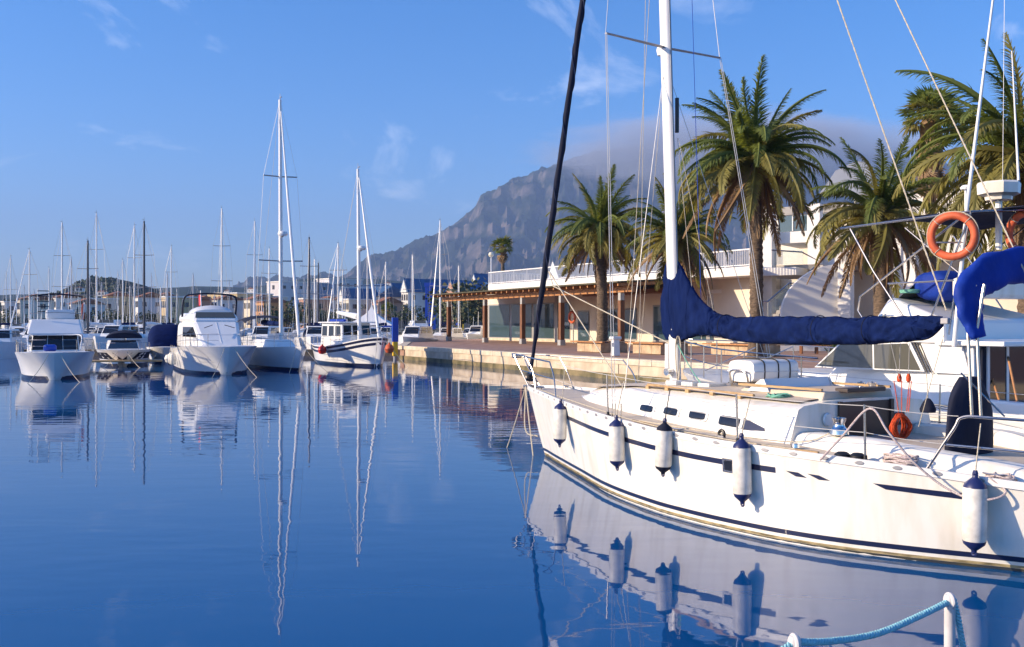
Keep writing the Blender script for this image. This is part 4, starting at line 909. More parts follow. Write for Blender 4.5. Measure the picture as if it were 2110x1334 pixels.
# 1. flybridge sport fisher, far left
b, H = moto('sport_fisher', 'white flybridge fishing boat with dark windscreen and blue bottom, leftmost of the near boats', 'motor boat', 112, 786, 114, 10, 3.45, 1.25, .95)
o, f = cabin(b, 'cabin', gelw, (2.5, 7.2), (3.5, 7.2), (1.05, 1.35), (.95, 1.22), 1.0, 2.02, .05)
for k in range(3): win(b, f['front'], .01 + .33 * k, .325 + .33 * k, .30, 1.0, glassd, 'windscreen', .02)
for s_ in ('port', 'star'):
    for k in range(2): win(b, f[s_], .12 + .42 * k, .48 + .42 * k, .5, .9, glassd, 'window', .015)
o, f2 = cabin(b, 'flybridge', gelw, (3.2, 7.4), (4.1, 7.4), (1.2, 1.3), (1.05, 1.25), 2.03, 2.72, .06)
MB().tube(arc([Vector((1.2, -1.05, 1.35)), Vector((2.2, -1.1, 1.95)), Vector((2.6, -.6, 2.0)), Vector((2.7, 0, 2.0)), Vector((2.6, .6, 2.0)), Vector((2.2, 1.1, 1.95)), Vector((1.2, 1.05, 1.35))], 5), .03, 7).build('foredeck_rail', gelw, b, True)
for sd in (-1, 1): rails(H, b, .2, 6.5, .55, 7, sd)
tt = MB()
for x, y in ((4.6, -1.05), (4.6, 1.05), (6.8, -1.15), (6.8, 1.15)): MB().tube([Vector((x, y, 2.7)), Vector((x + .1, y * .95, 3.85))], .022, 6).build('frame_leg', steel, b)
MB().tube(arc([Vector((4.5, -1.0, 3.85)), Vector((4.4, 0, 3.95)), Vector((4.5, 1.0, 3.85)), Vector((6.9, 1.1, 3.9)), Vector((7., 0, 3.98)), Vector((6.9, -1.1, 3.9)), Vector((4.5, -1.0, 3.85))], 4), .025, 6).build('frame_hoop', canvasd, b)
MB().tube([Vector((4.2, -1.1, 3.0)), Vector((4.1, 0, 3.05)), Vector((4.2, 1.1, 3.0))], .02, 6).build('fly_rail', steel, b)
for z in (3.1, 3.35, 3.6, 3.85, 4.1): MB().box((5.4, .55, z), (.05, .5, .04)).build('ladder_rung', canvasd, b)
for y in (.3, .8): MB().tube([Vector((5.4, y, 2.7)), Vector((5.4, y, 4.2))], .02, 6).build('ladder_post', gelw, b)
MB().box((5.6, -.2, 2.95), (.9, 1.3, .5)).build('console_cover', gelg, b, bevel=.1)
MB().box((1.9, .2, 1.42), (.7, .55, .3)).build('anchor_winch_cover', bluep, b, bevel=.1)
MB().tube([Vector((7.4, -1.2, 2.6)), Vector((7.6, -1.3, 3.6))], .03, 6).build('flag_staff', gelw, b)
MB().prism([(7.3, -1.15, 2.7), (7.9, -1.3, 2.75), (7.8, -1.3, 3.6), (7.5, -1.2, 3.5)], (.01, .02, 0)).build('orange_cover', orange, b)
# 2. low sports boat, seen over its bathing platform
b, H = moto('sports_boat', 'low white sports boat with black hull band and dark windscreen between the two flybridge boats', 'motor boat', 252, 757, 110, 8, 3.1, 1.0, .85)
H.band(.4, 8, .42, .82, 20, .01).build('hull_band', canvasd, b, True)
o, f = cabin(b, 'windscreen_house', gelw, (2.0, 5.5), (3.4, 5.5), (.95, 1.1), (.75, 1.0), .9, 1.5, .08)
win(b, f['front'], .03, .97, .2, .97, glassd, 'windscreen', .02)
MB().loft([[Vector((x, 1.05 * math.cos(q), 1.62 + h * math.sin(q))) for q in [math.pi * j / 10 for j in range(11)]] for x, h in ((3.6, .35), (4.2, .5), (5.6, .5), (6.4, .35))], cap=True, ringclosed=False).build('canvas_top', canvasd, b, 60)
MB().box((.5, 0, .35), (1.4, 4.4, .09)).build('bathing_platform', teak, b)
for y in (-.3, .4): MB().box((-.1, y, .25), (.25, .35, .1)).build('platform_fender', gelw, b, bevel=.03)
for sd in (-1, 1): rails(H, b, .2, 3.5, .4, 4, sd, mid=False)
# 3. boat under a navy canopy
b, H = moto('covered_boat', 'boat wrapped in a navy blue canvas canopy beside the big motor yacht', 'motor boat', 338, 748, 107, 7.5, 2.5, 1.0, .9)
MB().loft([[Vector((x, w_ * math.copysign(abs(math.cos(q)) ** .5, math.cos(q)), .9 + h * abs(math.sin(q)) ** .6 + .03 * mnoise.noise(Vector((x * 2, q * 2, 0))))) for q in [math.pi * j / 14 for j in range(15)]] for x, w_, h in ((1.2, .8, .35), (1.9, 1.05, 1.2), (2.6, 1.15, 1.55), (4.5, 1.2, 1.6), (6.5, 1.15, 1.35), (7.3, 1.1, .8))], ringclosed=False).build('canopy', canvas, b, 70)
MB().lathe([(0, 0), (.16, .02), (.19, .25), (.16, .45), (0, .5)], (7.6, -.4, .6), 12).build('outboard', gelw, b, True)
# 4. big motor yacht
b, H = moto('motor_yacht', 'big white motor yacht with curved cabin front and flybridge arch', 'motor yacht', 474, 776, 114, 11.5, 3.7, 1.42, 1.15)
H.band(.7, 11.5, .62, .66, 26, .008).build('hull_crease', gelg, b, True)
o, f = cabin(b, 'cabin', gelw, (2.3, 9.2), (4.9, 9.2), (.95, 1.6), (1.2, 1.5), 1.25, 2.62, .22)
win(b, f['front'], .02, .98, .50, .53, gelg, 'cover_seam', .01); win(b, f['front'], .49, .51, .2, .98, gelg, 'cover_seam', .01)
for s_ in ('port', 'star'): win(b, f[s_], .30, .92, .42, .80, glassd, 'window', .02, slant=.06)
o, f = cabin(b, 'flybridge', gelw, (4.8, 9.6), (5.5, 9.6), (1.2, 1.45), (1.05, 1.35), 2.6, 3.1, .18)
win(b, f['front'], .05, .95, .45, 1.0, tint, 'fly_windscreen', .03)
MB().loft([[Vector((x, w_ * math.cos(q), 3.08 + h * math.sin(q))) for q in [math.pi * j / 10 for j in range(11)]] for x, w_, h in ((6.0, 1.0, .2), (6.4, 1.05, .42), (8.0, 1.05, .42))], ringclosed=False).build('console_cover', gelg, b, 60)
for x in (7.2, 7.5): MB().tube(arc([Vector((x + .5, -1.4, 2.9)), Vector((x, -1.35, 3.9)), Vector((x - .1, -.8, 4.1)), Vector((x - .1, 0, 4.14)), Vector((x - .1, .8, 4.1)), Vector((x, 1.35, 3.9)), Vector((x + .5, 1.4, 2.9))], 5), .045, 7).build('arch', canvasd if x < 7.3 else steel, b, True)
for sd in (-1, 1): rails(H, b, .3, 6.5, .6, 8, sd)
for sd in (-1, 1):
    MB().tube([Vector((4.0, sd * .3, 2.45)), Vector((3.6, sd * .75, 2.3))], .02, 5).build('wiper', black, b)
MB().tube([Vector((9.6, .2, 3.4)), Vector((9.9, .2, 4.4))], .025, 6).build('flag_staff', gelw, b)
MB().prism([(9.75, .2, 3.6), (10.1, .25, 3.5), (10.2, .25, 4.1), (9.9, .2, 4.3)], (.01, .02, 0)).build('flag', redm, b)
yp4 = rootmat(b)
for k, (t, lab) in enumerate(((6.5, 'small white fender on the motor yacht side, nearest its bow'), (7.6, 'small white fender midway along the motor yacht side'), (8.8, 'round white fender at the motor yacht stern quarter'))):
    p = yp4 @ Vector((t, (H.deck(t) + .14), .35)); fe = thing('fender', lab, 'fender', p, 0, 'fenders of the motor yacht')
    MB().lathe([(.02, -.05), (.1, 0), (.15, .08), (.15, .5), (.1, .58), (.02, .64)] if k < 2 else [(0, 0), (.2, .05), (.28, .25), (.2, .45), (0, .5)], (0, 0, 0), 14).build('body', rubber, fe, True)
    MB().tube([Vector((0, 0, .5)), Vector((.05, .1, 1.0))], .012, 5).build('lanyard', ropem, fe)
# 5. tall sloop
b, H = boat('sloop', 'white sloop with a very tall mast, radar dome and black bimini', 'sailing boat', 621, 766, 117, sc_([0, .05, .15, .35, .6, .85, 1], 11), [0, 0, .35, .95, 1.25, 1.1, .9], [0, .3, .72, 1.3, 1.55, 1.42, 1.2], [1.32, 1.3, 1.27, 1.2, 1.12, 1.08, 1.08], .55, power=1.)
cabin(b, 'coachroof', gelw, (2.6, 7.4), (3.6, 7.4), (.5, 1.05), (.4, .9), 1.15, 1.62, .08)
mast_rig(b, 4.3, 1.55, 15.2, .12, ((.33, 1.25), (.68, .95)), (0, 11), 1.4, radar=.43, rake=.25)
MB().tube([Vector((4.4, 0, 2.5)), Vector((8.6, 0, 2.6))], [.12, .16], 8).build('boom_with_sail', canvas, b, True)
MB().loft([[Vector((x, 1.35 * math.cos(q), z + .32 * math.sin(q))) for q in [math.pi * j / 10 for j in range(11)]] for x, z in ((7.2, 2.55), (8.4, 2.7), (9.9, 2.6))], cap=False, ringclosed=False).build('bimini', canvasd, b, 60)
for x in (7.3, 9.8):
    for sd in (-1, 1): MB().tube([Vector((8.4, sd * 1.3, 1.2)), Vector((x, sd * 1.33, 2.6))], .018, 6).build('bimini_leg', steel, b)
for sd in (-1, 1): rails(H, b, .1, 10.5, .6, 7, sd, r=.012)
MB().lathe([(.02, -.05), (.1, 0), (.12, .08), (.12, .5), (.1, .58), (.02, .64)], (5.2, 1.75, .5), 12).build('fender', canvasd, b, True)
# 6. motor sailer with navy bands
b, H = boat('motor_sailer', 'white motor sailer with wheelhouse, navy hull bands and red buoy fender', 'motor sailer', 788, 757, 118, sc_([0, .04, .12, .3, .55, .8, 1], 10.5), [0, 0, .45, 1.1, 1.35, 1.25, .8], [0, .42, .85, 1.42, 1.6, 1.5, 1.1], [1.72, 1.68, 1.58, 1.32, 1.12, 1.12, 1.22], .5, power=1.1)
H.band(.05, 10.4, lambda t: H.sheer(t) - .16, lambda t: H.sheer(t) - .03, 30, .012).build('navy_band', navy, b, True)
H.band(.12, 10.4, lambda t: H.sheer(t) - .42, lambda t: H.sheer(t) - .27, 30, .012).build('navy_band', navy, b, True)
H.band(.0, 10.45, lambda t: H.sheer(t) - .03, lambda t: H.sheer(t) + .03, 30, .03).build('rubbing_strake', white, b, True)
o, f = cabin(b, 'wheelhouse', gelw, (4.3, 8.1), (4.6, 8.1), (1.0, 1.2), (.92, 1.1), 1.1, 2.55, .05)
for k in range(3): win(b, f['front'], .05 + .32 * k, .31 + .32 * k, .5, .9, glassd, 'windscreen', .02, frame=(gelg, .04))
for s_ in ('port', 'star'):
    for k in range(3): win(b, f[s_], .06 + .32 * k, .30 + .32 * k, .45, .88, glassd, 'window', .02, frame=(gelg, .05))
MB().box((6.3, 0, 2.6), (4.3, 2.5, .08)).build('wheelhouse_roof', gelw, b, bevel=.03)
MB().tube([Vector((5.0, .6, 2.72)), Vector((7.8, .6, 2.72))], .09, 7).build('rolled_awning', bcanvas, b)
mast_rig(b, 4.0, 1.3, 12.05, .12, ((.33, 1.35),), (0, 10.3), 1.45, radar=.53, rake=.25, m=gelw)
MB().tube([Vector((4.2, 0, 2.95)), Vector((8.2, 0, 3.25))], [.2, .12], 9).build('boom_with_sail', gelw, b, True)
for sd in (-1, 1): rails(H, b, .1, 9.8, .6, 7, sd, r=.014)
yp6 = rootmat(b)
p = yp6 @ Vector((5.6, H.deck(5.6) + .25, .62)); fe = thing('buoy_fender', 'round red buoy fender on the motor sailer side', 'fender', p)
MB().lathe([(0, 0), (.2, .05), (.28, .26), (.2, .46), (.07, .54), (.06, .62), (0, .63)], (0, 0, 0), 16).build('body', redm, fe, True); MB().tube([Vector((0, 0, .6)), Vector((0, 0, 1.0))], .012, 5).build('lanyard', ropem, fe)
p = yp6 @ Vector((-.2, -.35, .8)); fe = thing('buoy_fender', 'round orange buoy fender at the motor sailer bow by the quay corner', 'fender', p)
MB().lathe([(0, 0), (.2, .05), (.28, .26), (.2, .46), (.07, .54), (.06, .62), (0, .63)], (0, 0, 0), 16).build('body', orange, fe, True); MB().tube([Vector((0, 0, .6)), Vector((.1, .1, 1.0))], .012, 5).build('lanyard', ropem, fe)
# pontoon they are moored to
po = MB(); po.box((-31, 79, .22), (56, 2.4, .5)); po.build('pontoon', mat('weathered_pontoon', (.20, .15, .10), .9, var=.4, vs=3))['kind'] = 'structure'

# ------------------------------------------------------------------ quay
qe = lambda d: Vector((-8.1 + (71 - d) * .489, d, 0)); QD = Vector((.489, -1, 0)).normalized(); QNn = Vector((-QD.y, QD.x, 0)) * -1   # QNn points to the water
if QNn.x > 0: QNn = -QNn
stone = mat('quay_stone', (.62, .52, .38), .85, c2=(.44, .35, .24), vs=1.6, bump=.5, bs=12, vdet=8)
stonel = mat('coping_stone', (.66, .57, .43), .8, c2=(.54, .44, .31), vs=2.2, bump=.35, bs=14)
algae = mat('algae_stone', (.10, .09, .04), .8, c2=(.26, .20, .10), vs=1.4, bump=.4, bs=12)
decking = mat('red_brown_decking', (.42, .26, .19), .75, c2=(.28, .16, .11), vs=1.2, stretch=(1, 1, 1), bump=.2, bs=8)
q0, q1 = qe(71), qe(10); back0 = AT(838, 91)
quay_poly = [q0, q1, Vector((70, 8, 0)), Vector((70, 140, 0)), AT(1300, 140), AT(1000, 106), back0]
qm = MB().prism([p + Vector((0, 0, -1)) - QNn * .12 * (i < 2) for i, p in enumerate(quay_poly)], (0, 0, 1.93)); quay = struct(qm.build('quay', decking))
Lq = (q1 - q0).length; cs = MB(); blk = {}
def stone_mesh(L_, h, dpt, m, nm, seed):
    rr = random.Random(seed); mb = MB().box((0, 0, 0), (L_, dpt, h)); return mb.mesh(nm, m)
cop_me = [stone_mesh(3.975, .26, .62, stonel, 'coping_stone', k) for k in range(1)][0]; bl_me = stone_mesh(3.97, .43, .3, stone, 'wall_block', 1); al_me = stone_mesh(3.98, .62, .28, algae, 'footing_block', 2)
ang = math.atan2(QD.y, QD.x); rr = random.Random(5)
for k in range(int(Lq / 4)):
    c = q0 + QD * (4 * k + 2)
    inst(cop_me, 'coping_stone', quay, c + Vector((0, 0, .832 + rr.uniform(-.006, .004))) - QNn * (.27 + rr.uniform(0, .015)), (0, 0, ang))
    inst(bl_me, 'wall_block', quay, c + Vector((0, 0, .48)) - QNn * (.15 + rr.uniform(0, .02)) + QD * 1.3, (0, 0, ang))
    inst(al_me, 'footing_block', quay, c + Vector((0, 0, -.05)) - QNn * (.12 + rr.uniform(0, .02)), (0, 0, ang))
# end wall of the quay
QE = (back0 - q0).normalized(); ea = math.atan2(QE.y, QE.x)
for k in range(int((back0 - q0).length / 4)): inst(cop_me, 'coping_stone', quay, q0 + QE * (4 * k + 2.4) + Vector((.25, 0, .834)), (0, 0, ea))
MB().box((0, 0, 0), (.4, .4, .4))
# blue and yellow post at the corner
bp = thing('quay_post', 'tall blue post with a yellow foot at the quay corner', 'post', AT(814, 70.0, .0), R(20))
MB().box((0, 0, 2.1), (.42, .30, 1.7)).build('upper_post', bluep, bp, bevel=.02); MB().box((0, 0, .75), (.34, .28, 1.0)).build('yellow_foot', yellow, bp, bevel=.02)
MB().tube([Vector((0, 0, -.8)), Vector((0, 0, .3))], .12, 10).build('pile', alug, bp)

# ------------------------------------------------------------------ pergola and restaurant
P1, P4 = PZ(925, 703, ZQ), PZ(1157, 712, ZQ); PDv = (P4 - P1).normalized(); PN = Vector((-PDv.y, PDv.x, 0))
if PN.y < 0: PN = -PN                                                            # away from the water
steelb = mat('grey_bracket', (.45, .45, .43), .5, .5); rooft = mat('dark_roof_felt', (.09, .08, .045), .9, var=.4, vs=.8)
pg = thing('pergola', 'timber pergola on brown posts along the quay, open towards the boats', 'pergola', P1)
Lp = (P4 - P1).length
for k, (x, y) in enumerate(((925, 703), (990, 706), (1067, 709), (1157, 712), (1262, 717))):
    s_ = (PZ(x, y, ZQ) - P1).dot(PDv); c = P1 + PDv * s_; a_ = math.atan2(PDv.y, PDv.x)
    pst = MB().box(c + Vector((0, 0, 1.75)), (.34, .34, 2.7), a_).build('post', woodd, pg, world=True, bevel=.02)
    MB().box(c + Vector((0, 0, .2)), (.42, .42, .4), a_).build('post_base', steelb, pst, world=True); MB().box(c + Vector((0, 0, 3.3)), (.3, .3, .6), a_).build('bracket', steelb, pst, world=True)
zb = 3.62 + ZQ - .95
L0, L1 = -1.2, (PZ(1290, 718, ZQ) - P1).dot(PDv)
def pgp(s_, o, z): return P1 + PDv * s_ + PN * o + Vector((0, 0, z))
MB().hexa([pgp(L0, -.12, zb), pgp(L1, -.12, zb), pgp(L1, .12, zb), pgp(L0, .12, zb), pgp(L0, -.12, zb + .36), pgp(L1, -.12, zb + .36), pgp(L1, .12, zb + .36), pgp(L0, .12, zb + .36)]).build('front_beam', woodl, pg, world=True)
n_ = 34
for k in range(n_):
    s_ = L0 + .2 + (L1 - L0 - .4) * k / (n_ - 1); p = pgp(s_, 0, zb)
    MB().hexa([p + PN * o + PDv * w_ + Vector((0, 0, z)) for z in (0, 1) for o, w_, z in ((-1.1, -.06, .36 + .18 * z), (5.4, -.06, .75 + .2 * z), (5.4, .06, .75 + .2 * z), (-1.1, .06, .36 + .18 * z))]).build('rafter', woodl, pg, world=True)
MB().hexa([pgp(L0 - .2, -1.25, zb + .56), pgp(L1, -1.25, zb + .56), pgp(L1, 5.4, zb + .98), pgp(L0 - .2, 5.4, zb + .98), pgp(L0 - .2, -1.25, zb + .66), pgp(L1, -1.25, zb + .66), pgp(L1, 5.4, zb + 1.08), pgp(L0 - .2, 5.4, zb + 1.08)]).build('roof', rooft, pg, world=True)
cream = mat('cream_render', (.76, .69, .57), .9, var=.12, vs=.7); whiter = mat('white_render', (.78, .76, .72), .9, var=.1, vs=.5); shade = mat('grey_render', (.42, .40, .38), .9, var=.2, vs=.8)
FA, FB = AT(1000, 96), AT(1420, 70.5); FD = (FB - FA).normalized(); FN = Vector((FD.y, -FD.x, 0)); 
if FN.y > 0: FN = -FN                                                            # towards the camera
rs = thing('restaurant', 'low cream restaurant with big windows and a railed roof terrace', 'building', FA + Vector((0, 0, ZQ)))
def fpt(px, o=0., z=0.):
    k = (px - CX) / F; A = FA + FN * o; t = (k * A.y - A.x) / (FD.x - k * FD.y); return A + FD * t + Vector((0, 0, z))
def fbox(nm, m, x0, x1, z0, z1, o0, o1, parent=None, **kw):
    return MB().hexa([fpt(x0, o0, z0), fpt(x1, o0, z0), fpt(x1, o1, z0), fpt(x0, o1, z0), fpt(x0, o0, z1), fpt(x1, o0, z1), fpt(x1, o1, z1), fpt(x0, o1, z1)]).build(nm, m, parent or rs, world=True, **kw)
fbox('wall', cream, 1003, 1560, ZQ, 5.7, 0, -12); fbox('plinth', stonel, 1002, 1562, ZQ, ZQ + .25, .06, 0)
fr_m = mat('window_frame_grey', (.30, .30, .30), .5)
def fwin(x0, x1, z0, z1, n, nm='window'):
    w_ = fbox(nm, fr_m, x0, x1, z0, z1, .05, .0); 
    for k in range(n):
        a = x0 + (x1 - x0) * (k + .05) / n; b_ = x0 + (x1 - x0) * (k + .95) / n; fbox('pane', bglass, a, b_, z0 + .12, z1 - .12, .075, .04, w_)
fwin(1006, 1143, 1.15, 4.35, 3); fwin(1147, 1174, 1.15, 4.35, 1); fwin(1190, 1214, 1.0, 3.6, 1, 'door'); fwin(1246, 1312, 1.25, 3.7, 2); fwin(1345, 1378, 1.2, 3.9, 1); fwin(1420, 1470, 1.3, 3.8, 2)
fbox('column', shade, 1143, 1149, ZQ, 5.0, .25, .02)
fbox('awning_beam', woodd, 1200, 1400, 4.75, 5.05, 1.6, 0)
fbox('terrace_slab', whiter, 1006, 1568, 5.55, 6.15, 1.9, -13, bevel=.04)
rl = fbox('top_rail', white, 1007, 1568, 7.2, 7.28, 1.78, 1.70); fbox('bottom_rail', white, 1007, 1568, 6.22, 6.28, 1.77, 1.71, rl)
bal = MB(); tot = (fpt(1568, 1.74) - fpt(1007, 1.74)).length; nb = int(tot / .16); p0 = fpt(1007, 1.74); d_ = (fpt(1568, 1.74) - p0) / nb
for k in range(nb + 1): bal.box(p0 + d_ * k + Vector((0, 0, 6.72)), (.05, .05, 1.0))
bo = bal.build('baluster', white, rl, world=True); bo['kind'] = 'stuff'
for k in range(0, nb + 1, 14): MB().box(p0 + d_ * k + Vector((0, 0, 6.7)), (.09, .09, 1.1)).build('rail_post', white, rl, world=True)
# side return of the railing, to the back
a0 = fpt(1007, 1.74); sr = MB(); 
for k in range(60): sr.box(a0 - FN * (.16 * k) + Vector((0, 0, 6.72)), (.05, .05, 1.0))
sr.build('baluster', white, rl, world=True)['kind'] = 'stuff'
MB().tube([a0 + Vector((0, 0, 7.24)), a0 - FN * 9.6 + Vector((0, 0, 7.24))], .05, 6).build('side_rail', white, rl, world=True)
# lamp on the terrace
lm = thing('globe_lamp', 'globe lamp on a thin post at the end of the roof terrace', 'lamp', fpt(1012, -2, 6.15))
MB().tube([Vector((0, 0, 0)), Vector((0, 0, 3.0))], .05, 8).build('pole', white, lm); MB().lathe([(0, 0), (.18, .04), (.28, .25), (.2, .46), (0, .53)], (0, 0, 3.0), 18).build('globe', mat('lamp_globe', (.75, .68, .5), .4), lm, True)
# lifebuoy on its stand, planters, bin
lp = PZ(1179, 708, ZQ); lifebuoy(lp + Vector((0, 0, HZ(654, lp.y) - ZQ)), Vector((-.86, -.5, 0)), 'orange lifebuoy on a stand in front of the restaurant door', .42, .10)
ls = thing('lifebuoy_stand', 'pale post carrying the lifebuoy in front of the restaurant', 'post', lp + Vector((.1, .16, 0)))
MB().tube([Vector((0, 0, 0)), Vector((0, 0, 2.0))], .05, 8).build('post', steelb, ls); MB().box((0, .03, 1.45), (.5, .05, .5)).build('back_board', white, ls)
brick = mat('planter_stone', (.55, .42, .27), .85, c2=(.38, .27, .17), vs=3, bump=.4, bs=10); benchd = mat('dark_bench', (.06, .04, .035), .6)
def planter(pxc, py, w_, dpt, label):
    c = PZ(pxc, py, ZQ); t = thing('planter', label, 'planter', c, ang); 
    for k in range(3): MB().box((-w_ / 3 + w_ / 3 * k, 0, .26), (w_ / 3 - .02, dpt, .52)).build('stone_block', brick, t, bevel=.015)
    for k in range(3): MB().box((0, -dpt / 2 - .1 + .19 * k if True else 0, .56), (w_ + .9, .17, .07)).build('seat_slat', woodl if k != 1 else benchd, t)
    for k in range(2): MB().box((0, dpt / 2 - .05 + .19 * k, .56), (w_ + .9, .17, .07)).build('seat_slat', benchd, t)
    MB().box((0, 0, .53), (w_ - .3, dpt - .3, .06)).build('soil', mat('soil', (.07, .05, .03), 1.), t)
    return t
planter(1240, 725, 2.6, 1.7, 'stone planter with timber bench around the palm by the restaurant')
planter(1360, 729, 2.6, 1.7, 'stone planter with timber bench behind the yacht mast')
planter(1535, 733, 3.2, 1.7, 'stone planter with timber bench behind the sail cover')
bn = thing('bollard_box', 'small white service box standing on the quay edge by the shrouds', 'service box', PZ(1268, 734, ZQ))
MB().box((0, 0, .42), (.38, .32, .84), .4, .85).build('box', gelw, bn, bevel=.04); MB().box((0, 0, .87), (.5, .42, .16), .4).build('hood', gelw, bn, bevel=.05); MB().box((-.12, -.17, .55), (.14, .02, .2), .4).build('socket', gelg, bn)

# ------------------------------------------------------------------ white clubhouse on the right
D0 = 60.
cl = thing('clubhouse', 'white modern clubhouse with columns, balcony, glass stairs and a curved wall', 'building', AT(1740, D0, ZQ))
SL = .02
def pbox(nm, m, x0, y0, x1, y1, d, dep, parent=None, **kw):
    da, db, dm = d - (x0 - 1740) * SL, d - (x1 - 1740) * SL, d - ((x0 + x1) / 2 - 1740) * SL
    z0, z1 = (HZ(y1, dm) if y1 < 9000 else ZQ), HZ(y0, dm); a, b_ = AT(x0, da), AT(x1, db); e = Vector((.56, .83, 0)) * dep; q = [a, b_, b_ + e, a + e]
    return MB().hexa([v + Vector((0, 0, z0)) for v in q] + [v + Vector((0, 0, z1)) for v in q]).build(nm, m, parent or cl, world=True, **kw)
gy = CY + F * (EYE - ZQ) / D0
pbox('main_wall', cream, 1600, 405, 2400, 9999, D0 + 9, 12)
pbox('pillar', whiter, 1566, 395, 1590, 9999, D0 + 2, .9)
pbox('entry_slab', whiter, 1556, 552, 1640, 568, D0 + 1.5, 6)
pbox('pillar', whiter, 1572, 568, 1582, 9999, D0 + 2.5, .4)
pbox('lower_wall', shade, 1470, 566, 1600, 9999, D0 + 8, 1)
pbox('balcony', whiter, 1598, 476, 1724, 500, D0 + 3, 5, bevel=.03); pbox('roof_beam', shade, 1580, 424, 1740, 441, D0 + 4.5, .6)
g_ = pbox('balcony_window', bglass, 1602, 443, 1722, 476, D0 + 8, .1)
for x in (1602, 1632, 1663, 1692, 1720): pbox('mullion', white, x, 443, x + 2, 476, D0 + 7.9, .1, g_)
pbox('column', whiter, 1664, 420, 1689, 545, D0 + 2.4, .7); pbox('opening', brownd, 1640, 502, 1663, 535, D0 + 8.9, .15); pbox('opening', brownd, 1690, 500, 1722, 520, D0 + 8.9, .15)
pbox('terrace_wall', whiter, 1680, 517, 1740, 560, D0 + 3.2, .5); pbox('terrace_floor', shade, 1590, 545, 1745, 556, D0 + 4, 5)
# curved screen wall, a quarter round with real thickness
cd = D0 - 3; cpts = [AT(1607, cd, HZ(655, cd))]
for k in range(17):
    q = math.pi / 2 * k / 16; cpts.append(AT(1738 - 128 * math.cos(q), cd, HZ(652 - 108 * math.sin(q), cd)))
cpts += [AT(1742, cd, HZ(544, cd)), AT(1742, cd, ZQ), AT(1607, cd, ZQ)]
MB().prism(cpts, (0, .35, 0)).build('curved_wall', whiter, cl, world=True)
for x0, x1, y0, dd in ((1726, 1752, 478, D0 - 3.6), (1838, 1856, 475, D0), (1862, 1886, 470, D0 - 3.6), (1995, 2018, 468, D0 - 3.6), (2120, 2145, 468, D0 - 3.6)): pbox('column', whiter, x0, y0, x1, 9999, dd, .8)
pbox('long_beam', whiter, 1722, 462, 2200, 482, D0 - 3.4, .5); pbox('upper_wall', whiter, 1740, 482, 2300, 520, D0 + 5, 1); pbox('shop_front', bglass, 1760, 560, 2200, 640, D0 + 8.8, .1)
pbox('upper_storey', whiter, 1760, 385, 2300, 462, D0 + 6, 5)
for x in range(1790, 2110, 46): pbox('window', glassd, x, 405, x + 26, 440, D0 + 5.92, .1)
# swept white roof ends
for poly in (((1688, 400), (1722, 352), (1764, 332), (1792, 336), (1792, 400)), ((1832, 410), (1872, 384), (1915, 372), (1915, 410))):
    MB().prism([AT(x, D0 + 4, HZ(y, D0 + 4)) for x, y in poly], (.7, 1.2, 0)).build('swept_roof', whiter, cl, world=True)
# stairs and glass balustrade
d1 = D0 + 1; stp = 14
for k in range(stp):
    x = 1592 + 98 * k / stp; y = 655 - 108 * k / stp; pbox('step', shade, x, y - 8, x + 98 / stp + 6, y, d1, 2.2)
hr = MB().tube([AT(x, d1 - .1, HZ(y, d1)) for x, y in ((1565, 622), (1582, 622), (1626, 584), (1642, 584), (1690, 540), (1652, 520), (1590, 516))], .05, 6).build('handrail', steel, cl, world=True)
bgl = mat('clear_green_glass', (.55, .66, .62), .05, trans=.0, alpha=.35)
for x0, y0, x1, y1 in ((1584, 624, 1624, 588), (1628, 588, 1642, 588), (1644, 586, 1686, 546)):
    MB().prism([AT(x0, d1, HZ(y0, d1)), AT(x1, d1, HZ(y1, d1)), AT(x1, d1, HZ(y1 + 32, d1)), AT(x0, d1, HZ(y0 + 32, d1))], (0, .03, 0)).build('glass_panel', bgl, cl, world=True)
for x, y in ((1582, 622), (1626, 584), (1642, 584), (1688, 542)): MB().tube([AT(x, d1, HZ(y, d1)), AT(x, d1, HZ(y + 36, d1))], .04, 6).build('rail_post', steel, cl, world=True)
gb = pbox('terrace_glass', bgl, 1592, 516, 1655, 545, D0 + 2.6, .03)
sh = thing('storage_shed', 'small grey corrugated shed with a dark doorway beside the tall palm trunk', 'shed', AT(1490, D0 + 3, ZQ))
pbox('wall', shade, 1455, 604, 1580, 9999, D0 + 3, 3.5, sh); pbox('doorway', black, 1516, 612, 1548, 652, D0 + 2.95, .06, sh); pbox('roof', whiter, 1450, 596, 1588, 604, D0 + 2.6, 4.3, sh)
for k in range(16): pbox('corrugation', gelg, 1457 + 3.7 * k, 606, 1459 + 3.7 * k, 655, D0 + 2.93, .08, sh)
bx = thing('timber_bench', 'orange timber bench in front of the curved white wall', 'bench', AT(1680, 52, ZQ))
for k in range(3): MB().box((0, -.05, .5 + .2 * k), (1.75, .05, .16)).build('back_slat', woodl, bx)
for k in range(3): MB().box((0, -.45 + .15 * k, .42), (1.75, .13, .05)).build('seat_slat', woodl, bx)
for x in (-.8, 0, .8): MB().box((x, -.2, .45), (.06, .45, .9)).build('leg', woodd, bx)

